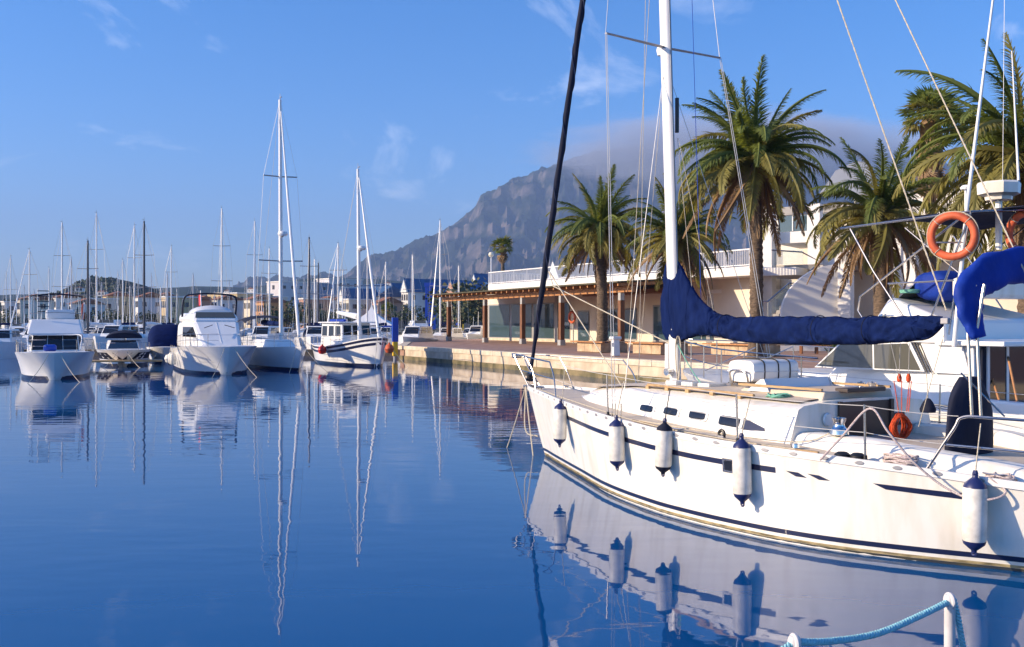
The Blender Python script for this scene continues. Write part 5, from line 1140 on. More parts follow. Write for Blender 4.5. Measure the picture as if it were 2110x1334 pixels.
# ------------------------------------------------------------------ palms
leafg = leaf_mat('palm_green', (.18, .22, .055), (.10, .14, .032))
leafo = leaf_mat('palm_olive', (.29, .27, .08), (.17, .16, .05))
leafb = leaf_mat('palm_dry', (.36, .24, .12), (.20, .12, .06), .25, trc=(1.2, .9, .6))
bark = mat('palm_bark', (.17, .12, .08), .95, c2=(.07, .05, .035), vs=7, bump=.8, bs=16, stretch=(1, 1, 2.2))
def frond(L, e0, bend, m, seed, nl=46, lw=.030, ll=.52, dr=.55):
    """a feather frond: rachis in the xz plane leaving at e0 degrees, bending down by bend degrees; leaflets both sides"""
    rr = random.Random(seed); mb = MB(); pts = []; p = Vector((0, 0, 0)); N = 22; tw = rr.uniform(-.5, .5)
    for k in range(N + 1):
        a = R(e0 - bend * (k / N) ** 1.35); pts.append(p.copy()); p = p + Vector((math.cos(a), tw * .14 * (k / N), math.sin(a))) * L / N
    mb.tube(pts, [.035 * (1 - .85 * k / N) for k in range(N + 1)], 4)
    for i in range(nl):
        s_ = .10 + .89 * i / (nl - 1); k = s_ * N; j = min(N - 1, int(k)); q = pts[j].lerp(pts[j + 1], k - j); T = (pts[j + 1] - pts[j]).normalized()
        sd_ = Vector((0, 1, 0)); U = T.cross(sd_) * -1; U = U if U.z > 0 else U
        l_ = ll * (math.sin(math.pi * min(1, .16 + .84 * s_) ** .8) ** .6 + .12) * rr.uniform(.8, 1.12)
        for sg in (-1, 1):
            fa = R(34 + 22 * (1 - s_) + rr.uniform(-12, 12)); up = rr.uniform(.0, .55)
            dv = (T * math.cos(fa) + sd_ * sg * math.sin(fa) + U * up * (1 if e0 > -20 else .3)).normalized()
            mid = q + dv * l_ * .55; end = mid + (dv + Vector((0, 0, -dr * rr.uniform(.6, 1.3)))).normalized() * l_ * .45
            wv = dv.cross(U).normalized() * lw * rr.uniform(.8, 1.2)
            mb.add([q - wv * .5, q + wv * .5, mid + wv, end, mid - wv], [(0, 1, 2, 4), (4, 2, 3)])
    return mb.mesh('frond', m)
FR = {}
def fr_(e, kind, var=0):
    key = (e, kind, var)
    if key not in FR:
        m = dict(g=leafg, o=leafo, b=leafb)[kind]; bend = {85: 22, 68: 48, 48: 72, 28: 84, 8: 78, -15: 60, -40: 40, -65: 18}[e]
        FR[key] = frond(1., e, bend * (1 + .22 * var), m, e * 3 + ord(kind) + 1000 * var, 84, .0056 if kind != 'b' else .0045, .15 if kind != 'b' else .10, .30 if kind != 'b' else 1.2)
    return FR[key]
def date_palm(label, px, base_d, crown_y, L, tr, seed, n=62, lean=0., trunk_top=None, dry=10, sx=0, kinds='ggoo'):
    rr = random.Random(seed); base = AT(px, base_d, ZQ); t = thing('palm_tree', label, 'palm tree', base, 0)
    H = HZ(crown_y, base_d) - ZQ; top = Vector(((sx) * base_d / F, 0, H)); rows = []; N = int(H / .14)
    for k in range(N + 1):
        v = k / N; c = top * v + Vector((.12 * math.sin(v * 2.6) * (1 - v), 0, 0)); r_ = tr * (1.25 - .37 * min(1, v * 7) ** .5 if v < .14 else .9 - .05 * v) * (1 + .10 * (k % 2)) * (1.15 if v > .95 else 1)
        rows.append([c + Vector((math.cos(q), math.sin(q), 0)) * r_ * (1 + .13 * mnoise.noise(Vector((q * 2, k * .9, seed)))) for q in [2 * math.pi * j / 14 for j in range(14)]])
    MB().loft(rows).build('trunk', bark, t, 30)
    hb = MB()
    for k in range(46):                                                          # cut leaf bases below the crown
        v = k / 46; a = k * 2.399; c = top + Vector((0, 0, -.75 + 1.0 * v)); d = Vector((math.cos(a), math.sin(a), .9))
        hb.tube([c + d * tr * .6, c + d * (tr * 1.15 + .1)], [.07, .03], 4)
    hb.lathe([(tr * .9, -.8), (tr * 1.25, -.3), (tr * 1.1, .1), (tr * .5, .45), (0, .6)], top, 12)
    cr = hb.build('crown', bark, t, 40)
    elev = []
    for k in range(n):
        v = (k + .5) / n; e = 88 - 138 * v ** .9 + rr.uniform(-11, 11); elev.append(e)
    steps = [85, 68, 48, 28, 8, -15, -40, -65]
    for k, e in enumerate(elev):
        st = min(steps, key=lambda q: abs(q - e)); az = k * 2.39996 + rr.uniform(-.3, .3)
        kd = kinds[min(len(kinds) - 1, int(len(kinds) * k / n))]
        if k % 9 == 4: kd = 'o'
        s_ = L * rr.uniform(.78, 1.14) * (.95 if st == 85 else 1)
        inst(fr_(st, kd, rr.randrange(3)), 'frond', cr, top + Vector((math.cos(az) * tr * .7, math.sin(az) * tr * .7, .35 - .5 * k / n)), (rr.uniform(-.55, .55), -R(e - st) * .8, az), (s_, s_, s_))
    for k in range(dry):
        az = k * 2.39996 * 1.7; s_ = L * rr.uniform(.45, .75); inst(fr_(-65, 'b'), 'frond', cr, top + Vector((math.cos(az) * tr, math.sin(az) * tr, -.35)), (0, rr.uniform(0, .3), az), (s_, s_ * .8, s_))
    return t
date_palm('dark-trunked date palm in the planter before the restaurant windows', 1240, 57, 478, 3.35, .33, 1, 76, sx=-3, kinds='gggoob')
date_palm('date palm half hidden behind the yacht mast', 1398, 53, 492, 3.4, .33, 2, 66, kinds='gggoob')
date_palm('tallest date palm with a slim bare trunk behind the sail cover', 1556, 44, 335, 4.15, .31, 3, 86, dry=12, kinds='gggoob')
date_palm('short date palm with shaggy brown trunk before the clubhouse columns', 1813, 41, 448, 3.6, .34, 4, 62, dry=14, kinds='ggoob')
date_palm('large date palm with yellowish fronds cut by the edge of the view', 2118, 33, 325, 4.5, .4, 5, 76, kinds='ggooo', dry=14)
def fan_palm(label, px, d, cy_, L, tr, seed, n=34, skirt=40, skl=2.):
    rr = random.Random(seed); base = AT(px, d, ZQ); t = thing('palm_tree', label, 'palm tree', base); H = HZ(cy_, d) - ZQ
    MB().tube([Vector((0, 0, H * k / 20)) for k in range(21)], [tr * (1.3 if k == 0 else 1) * (1 + .08 * (k % 2)) for k in range(21)], 10).build('trunk', bark, t, True)
    top = Vector((0, 0, H)); cr = MB().lathe([(tr * 1.2, -skl), (tr * 2.2, -skl * .6), (tr * 2.0, -.2), (tr, .3), (0, .5)], top, 12).build('crown', leafb, t, True)
    def fan(m, sd, dr):
        r2 = random.Random(sd); mb = MB(); mb.tube([Vector((0, 0, 0)), Vector((.45, 0, .0))], .012, 4)
        for k in range(22):
            a = R(-75 + 150 * k / 21); l_ = .55 * r2.uniform(.85, 1.1); dv = Vector((math.cos(a), math.sin(a), .12 * r2.uniform(-1, 1))); q = Vector((.45, 0, 0)); w_ = Vector((-math.sin(a), math.cos(a), 0)) * .032
            mid = q + dv * l_ * .6; end = q + dv * l_ + Vector((0, 0, -dr * r2.uniform(.5, 1.2))); mb.add([q, mid - w_, mid + w_, end], [(0, 1, 2), (1, 3, 2)])
        return mb.mesh('fan_leaf', m)
    fs = [fan(leafg, seed + 1, .12), fan(leafo, seed + 2, .2)]; fb = fan(leafb, seed + 3, .15)
    for k in range(n):
        az = k * 2.39996; e = 80 - 105 * (k + .5) / n; s_ = L * rr.uniform(.85, 1.1); inst(fs[k % 3 == 2], 'fan_leaf', cr, top, (rr.uniform(-.5, .5), -R(e), az), (s_, s_, s_))
    for k in range(skirt):
        az = k * 2.39996; e = -62 - 22 * rr.random(); s_ = L * rr.uniform(.6, .95); inst(fb, 'fan_leaf', cr, top - Vector((0, 0, skl * rr.random() * .9)), (rr.uniform(-.3, .3), -R(e), az), (s_, s_, s_))
fan_palm('dark fan palm with a skirt of dead leaves above the clubhouse', 1918, 56, 245, 2.0, .28, 21, 40, 60, 3.4)
fan_palm('small far fan palm standing behind the roof terrace', 1036, 125, 512, 1.7, .22, 22, 30, 14, .8)
fan_palm('low dark fan palm among the houses behind the pergola', 800, 235, 640, 2.2, .25, 25, 24, 8, .6)
ag = thing('agave_bush', 'spiky green bush beside the white column', 'bush', AT(1735, 50, ZQ)); rr = random.Random(3)
am = mat('agave_green', (.05, .085, .03), .6, var=.4, vs=3)
for k in range(70):
    az = rr.random() * 6.28; e = R(rr.uniform(20, 85)); l_ = rr.uniform(.7, 1.25); b_ = Vector((rr.uniform(-.6, .6), rr.uniform(-.3, .3), .05)); d = Vector((math.cos(az) * math.cos(e), math.sin(az) * math.cos(e), math.sin(e))); w_ = d.cross(Vector((0, 0, 1))).normalized() * .045
    MB().add([b_ - w_, b_ + w_, b_ + d * l_ * .5 + w_, b_ + d * l_ - Vector((0, 0, .06)), b_ + d * l_ * .5 - w_], [(0, 1, 2, 4), (4, 2, 3)]).build('leaf', am, ag)

# ------------------------------------------------------------------ leafy trees, far shore
tg = [mat('tree_leaves', (.075, .10, .035), .8, c2=(.04, .058, .02), vs=.6), mat('pine_leaves', (.05, .075, .035), .8, c2=(.028, .042, .022), vs=.6), mat('olive_leaves', (.12, .125, .055), .8, c2=(.07, .08, .035), vs=.6)]
def tree_mesh(seed, m, pine):
    rr = random.Random(seed); mb = MB(); cl_ = [(Vector((rr.gauss(0, .42), rr.gauss(0, .42), (.72 if pine else .62) + rr.gauss(0, .09 if pine else .18))), rr.uniform(.14, .27)) for _ in range(26)]
    for c, r_ in cl_:
        for k in range(46):
            d = Vector((rr.gauss(0, 1), rr.gauss(0, 1), rr.gauss(0, .8))).normalized(); p = c + d * r_ * rr.uniform(.6, 1.05); a, b_ = basis(Vector((rr.gauss(0, 1), rr.gauss(0, 1), rr.gauss(0, 1)))); s_ = rr.uniform(.025, .05)
            mb.add([p - a * s_, p + b_ * s_, p + a * s_, p - b_ * s_], [(0, 1, 2, 3)])
    tk = MB().tube([Vector((0, 0, 0)), Vector((.02, 0, .35)), Vector((0, .02, .6))], [.045, .035, .02], 7)
    for k in range(5): a = k * 1.3; tk.tube([Vector((.01, 0, .36)), Vector((.22 * math.cos(a), .22 * math.sin(a), .62))], [.02, .008], 5)
    return mb.mesh('crown', m), tk.mesh('trunk', bark)
TM = [tree_mesh(40 + k, tg[k % 3], k % 3 == 1) for k in range(6)]
def tree(label, px, d, h, k, z=1.2, grp=None, wid=1.):
    t = thing('tree', label, 'tree', AT(px, d, z), k * 1.7, grp); inst(TM[k % 6][0], 'crown', t, scale=(h * wid, h * wid, h)); inst(TM[k % 6][1], 'trunk', t, scale=(h, h, h)); return t
for px, d, h, k, lab in ((232, 260, 9, 0, 'dark tree at the shore left of the cream apartment block'), (318, 275, 9, 4, 'broad pine beside the cream apartment block'), (345, 262, 7, 2, 'pale olive tree before the cream apartment block'), 
                          (165, 270, 10, 1, 'dark pine behind the leftmost fishing boat'), (20, 270, 9, 0, 'leafy tree at the left margin of the far shore'), 
                          (608, 250, 12, 0, 'large dark tree right of the tall sloop mast'), (628, 255, 11, 3, 'second dark tree beside the tall sloop mast'), (655, 260, 9, 1, 'dark pine before the pale office block'), (590, 262, 8, 2, 'olive tree partly behind the tall sloop mast'), (545, 250, 7, 4, 'low pine before the orange terrace house'),
                          (672, 252, 9, 5, 'olive tree next to the marquee'), (720, 248, 6, 2, 'low olive tree behind the marquee peak'), (845, 250, 7, 0, 'green tree in front of the peach gables'), (950, 170, 7, 3, 'green tree seen through the pergola posts'), (975, 175, 8, 0, 'leafy tree between the first two pergola posts'), (1010, 165, 9, 1, 'dark pine behind the pergola roof'), (1035, 160, 6, 4, 'tree seen through the last open pergola bay'), (998, 150, 10, 5, 'tree rising left of the roof terrace')):
    tree(lab, px, d, h * .5 if px < 700 else h * .75, k, grp='shore trees', wid=1.2)

# ------------------------------------------------------------------ town
roofb = mat('blue_tiles', (.05, .13, .27), .6, var=.3, vs=.6); rooft_ = mat('clay_tiles', (.34, .14, .07), .8, var=.3, vs=.6); peach = mat('peach_render', (.55, .30, .20), .9, var=.1, vs=.3); tan_ = mat('yellow_render', (.60, .46, .25), .9, var=.12, vs=.3); lilac = mat('pale_render', (.62, .60, .62), .9, var=.1, vs=.3); oran = mat('orange_render', (.60, .30, .12), .9, var=.1, vs=.3)
wdark = mat('window_dark', (.04, .045, .06), .25); wm_me = MB().box((0, 0, 0), (1.3, .12, 1.3)).mesh('window', wdark); bal_me = MB().box((0, 0, 0), (2.6, 1.0, .9)).mesh('balcony', whiter); 
def block(name, label, cat, x0, x1, ytop, d, depth, m, floors, cols, roof=None, rz=0., flat=True, balc=False, rh=3., grp=None):
    w_ = (x1 - x0) * d / F; h = HZ(ytop, d) - 1.2; rz = rz or -.8; w_ *= .93; t = thing(name, label, cat, AT((x0 + x1) / 2, d, 1.2), rz, grp)
    MB().box((0, depth / 2, h / 2), (w_, depth, h)).build('wall', m, t)
    if flat: MB().box((0, depth / 2, h + .2), (w_ + .5, depth + .5, .4)).build('roof', whiter if not roof else roof, t)
    elif roof:
        MB().prism([(-w_ / 2 - .4, -.4, h), (w_ / 2 + .4, -.4, h), (0, -.4, h + rh)] if flat is None else [(-w_ / 2 - .4, -.5, h - .05), (-w_ / 2 - .4, depth / 2, h + rh), (-w_ / 2 - .4, depth + .5, h - .05)], (0, depth + .8, 0) if flat is None else (w_ + .8, 0, 0)).build('roof', roof, t)
        if flat is None: MB().prism([(-w_ / 2 + .2, -.45, h - .1), (w_ / 2 - .2, -.45, h - .1), (0, -.45, h + rh - .5)], (0, .1, 0)).build('gable', m, t)
    for i in range(floors):
        for j in range(cols):
            x = -w_ / 2 + w_ * (j + .5) / cols; z = h * (i + .55) / floors
            if balc and j % 2: inst(bal_me, 'balcony', t, (x, -.5, z - .9))
            inst(wm_me, 'window', t, (x, -.03, z), scale=(min(1.3, w_ / cols * .45), 1, min(1.4, h / floors * .38)))
    for sd in (-1, 1):
        for i in range(floors):
            for j in range(max(1, int(depth / 4))): inst(wm_me, 'window', t, (sd * (w_ / 2 + .03), 2 + j * 4, h * (i + .55) / floors), (0, 0, math.pi / 2))
    return t
block('apartment_block', 'cream yellow apartment block with flat roof behind the big motor yacht', 'building', 410, 505, 606, 330, 16, tan_, 3, 6, balc=True, rz=-.55)
block('apartment_block', 'shaded grey cream wing joined to the right of the cream yellow block', 'building', 497, 528, 612, 345, 14, cream, 3, 2)
block('house', 'white and pink terraced houses left of the cream yellow block', 'building', 357, 400, 618, 340, 10, lilac, 3, 3, balc=True)
block('house', 'small orange pink house left of the cream block', 'building', 380, 408, 622, 320, 8, peach, 2, 2, roof=rooft_, flat=False, rh=2)
block('hotel', 'pale hotel block with a blank end wall behind the tall sloop mast', 'building', 535, 592, 582, 420, 18, lilac, 4, 1)
block('hotel', 'blue glazed office wing beside the pale hotel', 'building', 592, 640, 584, 430, 16, mat('blue_grey_render', (.26, .30, .42), .7, var=.1), 4, 6)
block('hotel', 'stepped pale block with roof boxes right of the blue wing', 'building', 640, 690, 576, 440, 18, lilac, 4, 5)
block('terrace_house', 'orange terraced house low behind the tall sloop', 'building', 517, 552, 624, 300, 9, oran, 2, 4, roof=rooft_)
for k, (x0, x1, yt, m, lab) in enumerate(((692, 716, 622, whiter, 'white gabled house, leftmost of the blue roofed row'), (722, 790, 612, whiter, 'long white apartment house with blue roof behind the marquee'), (796, 820, 610, peach, 'narrow peach gable between two white ones'), (822, 846, 602, whiter, 'tall white gable left of the blue lift post'), (850, 876, 606, peach, 'peach gabled house behind the blue lift post'), (884, 910, 602, whiter, 'white gable with peach side behind the pergola end'), (912, 948, 606, peach, 'peach house seen above the pergola end'), (952, 1000, 604, whiter, 'white house with blue roof left of the roof terrace'), (966, 990, 590, whiter, 'small white cube house above the blue roofs'))):
    block('gabled_house', lab, 'building', x0, x1, yt, 290 + 9 * (k % 3), 12, m, 3, 3 if x1 - x0 < 40 else 7, roof=roofb, flat=False if k in (1, 7) else None, rh=4 if k not in (1, 7) else 3.4, balc=k in (1, 6, 7))
for k, (x0, x1, yt) in enumerate(((700, 780, 596), (800, 860, 590), (868, 960, 592))):
    block('long_house', ('pale long house with blue roof, left of the back row', 'middle long house of the back row under a blue roof', 'right long house of the back row under a blue roof')[k], 'building', x0, x1, yt, 340, 12, lilac, 3, 8, roof=roofb, flat=False, rh=1.8)
rr = random.Random(12)
LM = [(22, 'the first thin left mast'), (61, 'the fishing boat ladder'), (128, 'the tall mast above the fishing boat'), (199, 'the tallest mast before the knoll'), (253, 'the low sports boat mast'), (297, 'the black mast above the canopy'), (353, 'the spreadered mast above the canopy'), (457, 'the mast above the motor yacht'), (525, 'the mast next to the sloop'), (637, 'the dark mast past the sloop'), (697, 'the mast before the motor sailer'), (757, 'the mast behind the wheelhouse')]
k = 0
for px, nm in LM:
    for sd, w in ((-1, 'left'), (1, 'right')):
        hc = ('white', 'cream', 'yellow', 'peach', 'pale')[k % 5]; w_ = rr.uniform(16, 27); x_ = px + sd * 16 - w_ / 2; d = rr.uniform(270, 340)
        block('town_house', f'small {hc} shore house {w} of {nm}', 'building', x_, x_ + w_, rr.uniform(610, 630), d, 9, (whiter, cream, tan_, peach, whiter)[k % 5], 2, 3, roof=rooft_ if k % 3 else None, flat=False if k % 3 else True, rh=1.6, grp='small houses in the low row behind the masts'); k += 1
# boat lift: blue post frame
lf = thing('boat_lift', 'tall blue steel boat lift frame between the gabled houses', 'crane', AT(884, 235, 1.2))
for x in (-.6, .6): MB().box((x, 0, 5.5), (.6, .6, 11)).build('post', bluep, lf)
MB().box((0, 0, 10.6), (2.2, .8, .9)).build('beam', bluep, lf); MB().box((0, 5, 10.6), (.7, 9, .7)).build('cross_beam', bluep, lf)
for x in (-.6, .6): MB().box((x, 9, 5.5), (.6, .6, 11)).build('post', bluep, lf)
yl = thing('yellow_post', 'yellow post in the boat yard behind the pergola', 'post', AT(951, 190, 1.2)); MB().box((0, 0, 3), (.9, .9, 6)).build('shaft', yellow, yl); MB().box((0, 0, 6.2), (1.2, 1.2, .5)).build('cap', yellow, yl)
# marquee
mq = thing('marquee', 'white peaked marquee tent behind the motor sailer', 'tent', AT(766, 150, .8)); tw = mat('tent_cloth', (.80, .79, .77), .7); rows = []
for k in range(13):
    v = k / 12; w_ = 3.6 * (1 - v) ** 2.1 + .06; rows.append([Vector((w_ * a, w_ * b_, 1.5 + 3.3 * v)) for a, b_ in ((-1, -1), (0, -1.02), (1, -1), (1.02, 0), (1, 1), (0, 1.02), (-1, 1), (-1.02, 0))])
MB().loft(rows).build('roof', tw, mq, 20); MB().box((0, 0, .9), (7.1, 7.1, 1.3)).build('side_cloth', tw, mq); MB().tube([Vector((0, 0, 4.7)), Vector((0, 0, 5.3))], .05, 6).build('finial', white, mq)
for x in (-3.6, 3.6):
    for y in (-3.6, 3.6): MB().tube([Vector((x, y, -1)), Vector((x, y, 1.6))], .06, 6).build('pole', white, mq)
mqb = struct(MB().box(AT(766, 152, .35), (26, 14, .9)).build('far_pier', stonel))

# ------------------------------------------------------------------ wooded knoll and far houses
kn = terrain_mat('wooded_knoll', (.022, .036, .016), (.11, .10, .06), .02, .5, .8)
hills('knoll', [(-160, 640), (-60, 628), (20, 622), (80, 616), (130, 600), (155, 585), (185, 574), (205, 571), (235, 576), (262, 592), (290, 604), (330, 618), (400, 640), (470, 655)], 900, 520, 1200, kn, 110, 40, 7, 45, ridge=False)
wood = MB(); rr = random.Random(31)
sxs, sys_ = [-160, -60, 20, 80, 130, 155, 185, 205, 235, 262, 290, 330, 400], [640, 628, 622, 616, 600, 585, 574, 571, 576, 592, 604, 618, 640]
for k in range(1500):
    px = rr.uniform(-150, 400); ys = smooth(px, sxs, sys_); v = rr.random() ** .6; d = 540 + 355 * v
    hh = HZ(ys, 900); kk = (d - 520) / 380; kk = .35 * kk + .65 * kk * kk * (1.5 - .5 * kk); p = AT(px, d, hh * kk - .5); s_ = rr.uniform(2., 4.2)
    for j in range(9):
        dv = Vector((rr.gauss(0, 1), rr.gauss(0, 1), rr.gauss(.5, .7))).normalized(); c = p + dv * s_ * .7; a, b_ = basis(Vector((rr.gauss(0, 1), rr.gauss(0, 1), rr.gauss(0, 1)))); q = s_ * rr.uniform(.35, .6)
        wood.add([c - a * q, c + b_ * q, c + a * q, c - b_ * q], [(0, 1, 2, 3)])
tag(wood.build('woodland', tg[1]), 'dark pine wood covering the knoll behind the marina', 'wood', kind='stuff')
hw_ = MB().box((0, 0, .5), (1, 1, 1)).mesh('wall', whiter); hr_ = MB().prism([(-.56, -.56, 1), (.56, -.56, 1), (0, -.56, 1.42)], (0, 1.12, 0)).mesh('roof', rooft_); 
spots = [(165, 592, 640), (128, 610, 620), (212, 601, 640), (238, 618, 600), (100, 622, 600), (60, 640, 590), (30, 634, 600), (8, 642, 600), (262, 622, 600), (185, 632, 580), (142, 638, 570), (45, 650, 560), (310, 612, 1350), (350, 606, 1400), (470, 602, 1500), (520, 600, 1500), (640, 588, 1700), (720, 586, 1700), (800, 588, 1700), (870, 590, 1700), (930, 592, 1700)]
hl_ = ['white house highest on the wooded knoll', 'white house on the left shoulder of the knoll', 'white house right of the knoll top', 'white house on the right flank of the knoll', 'white house where the knoll meets the left ridge', 'low white house left of the knoll behind the fishing boat', 'white house second from the left margin on the far slope', 'white house at the left margin of the far slope', 'white house at the right foot of the knoll', 'white house low in the middle of the knoll woods', 'white house low in the woods left of the knoll middle', 'lowest white house left of the knoll', 'white house on the ridge right of the knoll', 'white house on the ridge above the terraced houses', 'white house on the ridge behind the cream block', 'white house on the ridge left of the tall sloop mast', 'white house on the ridge above the pale hotel', 'white house on the slope above the marquee, left one', 'white house on the slope above the marquee, right one', 'white house on the slope above the tall white gable', 'white house on the slope above the boat lift']
for k, (px, py, d) in enumerate(spots):
    t = thing('hillside_house', 'small ' + hl_[k], 'house', AT(px, d, HZ(py, d) - 3), rr.uniform(-.5, .5), 'white houses scattered over the far hillsides')
    w_ = rr.uniform(7, 12) * (1.2 if d > 1000 else .6); inst(hw_, 'wall', t, scale=(w_, w_ * .7, w_ * .5)); inst(hr_, 'roof', t, scale=(w_, w_ * .7, w_ * .5)); inst(wm_me, 'window', t, (-w_ * .22, -w_ * .36, w_ * .28), scale=(1.2, 1, 1.2)); inst(wm_me, 'window', t, (w_ * .22, -w_ * .36, w_ * .28), scale=(1.2, 1, 1.2))

# ------------------------------------------------------------------ the fleet behind: one boat per mast
SH = {}
def fleet_mesh(L, B):
    H = Hull(sc_([0, .05, .15, .35, .6, .85, 1], L), [0, 0, B*.14, B*.34, B*.42, B*.38, B*.3], [0, B*.1, B*.24, B*.43, B*.5, B*.46, B*.38], [1.35, 1.33, 1.28, 1.18, 1.08, 1.05, 1.05], .5, .3)
    return H
FH = fleet_mesh(10, 3.2); f_shell = FH.shell(16, 7).mesh('hull', gelw); f_deck = FH.deckmesh(16).mesh('deck', gelg); autosmooth(f_shell, 50)
f_boot = FH.band(.5, 10, .05, .18, 16, .01).mesh('boot_stripe', navy)
def fleet_sail(label, px, ytop, d, ang, m=alu, r=.10, spr=((.45, 1.0), (.72, .8)), cover=canvas, furl=None, rake=0.):
    b = thing('sailing_boat', label, 'sailing boat', AT(px, d, 0), R(ang), 'sailing boats moored in the far rows')
    b.location = AT(px, d, 0) - Matrix.Rotation(R(ang), 3, 'Z') @ Vector((3.9, 0, 0))
    inst(f_shell, 'hull', b); inst(f_deck, 'deck', b); inst(f_boot, 'boot_stripe', b)
    cabin(b, 'coachroof', gelw, (2.4, 7.0), (3.2, 7.0), (.5, 1.0), (.4, .85), 1.15, 1.6, .06)
    top = HZ(ytop, d); mast_rig(b, 3.9, 1.5, top, r, spr, (0, 10), 1.35, m=m, furl=furl, wm=wire, rake=rake, wr=.012)
    if cover: MB().tube([Vector((4.0, 0, 2.45)), Vector((5.4, 0, 2.5)), Vector((8.0, 0, 2.45))], [.22, .17, .10], 7).build('boom_with_sail', cover, b, True)
    MB().tube(FH.rail(.1, 9.8, .6, -.05, 0, -1, 14), .02, 5).build('guard_rail', steel, b); MB().tube(FH.rail(.1, 9.8, .6, -.05, 0, 1, 14), .02, 5).build('guard_rail', steel, b)
    return b
dk = mat('dark_mast', (.035, .04, .06), .35); mastg = mat('grey_mast', (.50, .50, .52), .4)
fl = [(22, 528, 150, alu, 'sailing boat with the first thin mast at the left margin'), (61, 515, 115, alu, 'sailing boat whose mast rises left of the fishing boat ladder'), (101, 552, 160, alu, 'far sailing boat masked by the leftmost fishing boat'), (128, 459, 110, alu, 'sailing boat with a tall white mast over the leftmost fishing boat'), (147, 533, 130, mastg, 'sailing boat with a short mast right of the tall one over the fishing boat'),
      (181, 496, 92, dk, 'sailing boat with a black mast beside the leftmost fishing boat'), (199, 440, 100, alu, 'sailing boat with the tallest mast before the knoll'), (253, 536, 120, alu, 'sailing boat with a short white mast over the low sports boat'), (277, 465, 105, alu, 'sailing boat whose white mast stands at the right foot of the knoll'), (297, 456, 90, dk, 'sailing boat with a tall black mast over the navy canopy boat'),
      (331, 592, 150, alu, 'far sailing boat with a stub of mast left of the cream block'), (345, 565, 140, mastg, 'far sailing boat with a thin short mast left of the cream block'), (353, 508, 120, alu, 'sailing boat with a spreadered mast above the navy canopy boat'), (398, 566, 150, mastg, 'far sailing boat whose mast meets the left edge of the cream block'), (457, 430, 104, alu, 'sailing boat whose tall mast stands over the big motor yacht'),
      (525, 456, 100, alu, 'sailing boat whose mast stands just left of the tall sloop'), (555, 512, 125, alu, 'sailing boat with a short mast close to the tall sloop mast'), (612, 575, 140, mastg, 'far sailing boat just right of the tall sloop'), (637, 489, 96, dk, 'sailing boat with a dark mast between the sloop and the motor sailer'), (648, 534, 120, alu, 'sailing boat with a white mast beside the dark one'), (656, 542, 110, dk, 'sailing boat with a short dark mast left of the motor sailer'), (697, 502, 112, alu, 'sailing boat whose mast stands left of the motor sailer mast'), (706, 555, 140, alu, 'far sailing boat with the short mast left of the marquee'), (757, 520, 125, mastg, 'sailing boat whose mast stands just right of the motor sailer mast'),
      (795, 540, 130, alu, 'sailing boat whose mast stands over the marquee right edge'), (850, 525, 120, alu, 'sailing boat with a white mast left of the blue lift'), (907, 455, 105, alu, 'sailing boat with tall mast and furled sail at the pergola end'), (945, 548, 125, alu, 'sailing boat whose mast pokes above the pergola roof')]
rr = random.Random(77)
for k, (px, yt, d, m, lab) in enumerate(fl):
    w_ = .9 + .4 * rr.random(); fleet_sail(lab, px, yt, d, 90 + rr.uniform(-14, 14) if k % 4 else -90 + rr.uniform(-10, 10), m, .085 + .03 * rr.random(), ((.42, w_), (.70, w_ * .8)) if yt < 520 else ((.55, w_ * .9),), (canvas, gelg, canvas, bcanvas)[k % 4], gelw if px in (907, 61, 697, 525) else None)
for k, (px, nm) in enumerate(LM):
    for sd, w in ((-1, 'left'), (1, 'right')):
        fleet_sail(f'tiny far sailing boat {w} of {nm}', px + sd * rr.uniform(9, 17), rr.uniform(556, 600), rr.uniform(165, 225), 90 + rr.uniform(-12, 12), (alu, mastg)[k % 2], .08, ((.55, .9),), (canvas, gelg)[k % 2])['group'] = 'tiny sailing boats of the last row'
# motor boats of the far rows
def fleet_motor(label, px, d, ang, L=8., s_=1., m=gelw, cov=None, fly=False):
    b = thing('motor_boat', label, 'motor boat', AT(px, d, 0), R(ang), 'motor boats moored in the far rows')
    inst(f_shell, 'hull', b, scale=(L / 10, s_ * .9, s_ * .95)); inst(f_deck, 'deck', b, scale=(L / 10, s_ * .9, s_ * .95))
    o, f = cabin(b, 'cabin', m, (L * .28, L * .75), (L * .40, L * .75), (.7 * s_, 1.1 * s_), (.6 * s_, .95 * s_), 1.05 * s_, 2.1 * s_, .06)
    win(b, f['front'], .06, .94, .4, .92, glassd, 'windscreen', .02)
    for q in ('port', 'star'): win(b, f[q], .15, .5, .45, .88, glassd, 'window', .02); win(b, f[q], .55, .92, .45, .88, glassd, 'window', .02)
    if fly:
        o, f = cabin(b, 'flybridge', gelw, (L * .42, L * .78), (L * .48, L * .78), (.85 * s_, .95 * s_), (.75 * s_, .9 * s_), 2.12 * s_, 2.75 * s_, .06); win(b, f['front'], .1, .9, .55, 1.0, tint, 'fly_windscreen', .02)
    if cov: MB().loft([[Vector((x, 1.1 * s_ * math.cos(q), 1.1 + 1.2 * s_ * math.sin(q) ** .7 if math.sin(q) > 0 else 1.1)) for q in [math.pi * j / 10 for j in range(11)]] for x in (L * .5, L * .7, L * .98)], ringclosed=False).build('canvas_cover', cov, b, 60)
    MB().tube([Vector((L * .6, .3, 2.0 * s_)), Vector((L * .62, .3, 3.6 * s_))], .02, 5).build('aerial', gelw, b)
    for sd in (-1, 1): MB().tube([Vector((v.x * L / 10, v.y * s_ * .9, v.z * s_)) for v in FH.rail(.1, 6, .55, -.05, 0, sd, 10)], .022, 5).build('guard_rail', steel, b)
    return b
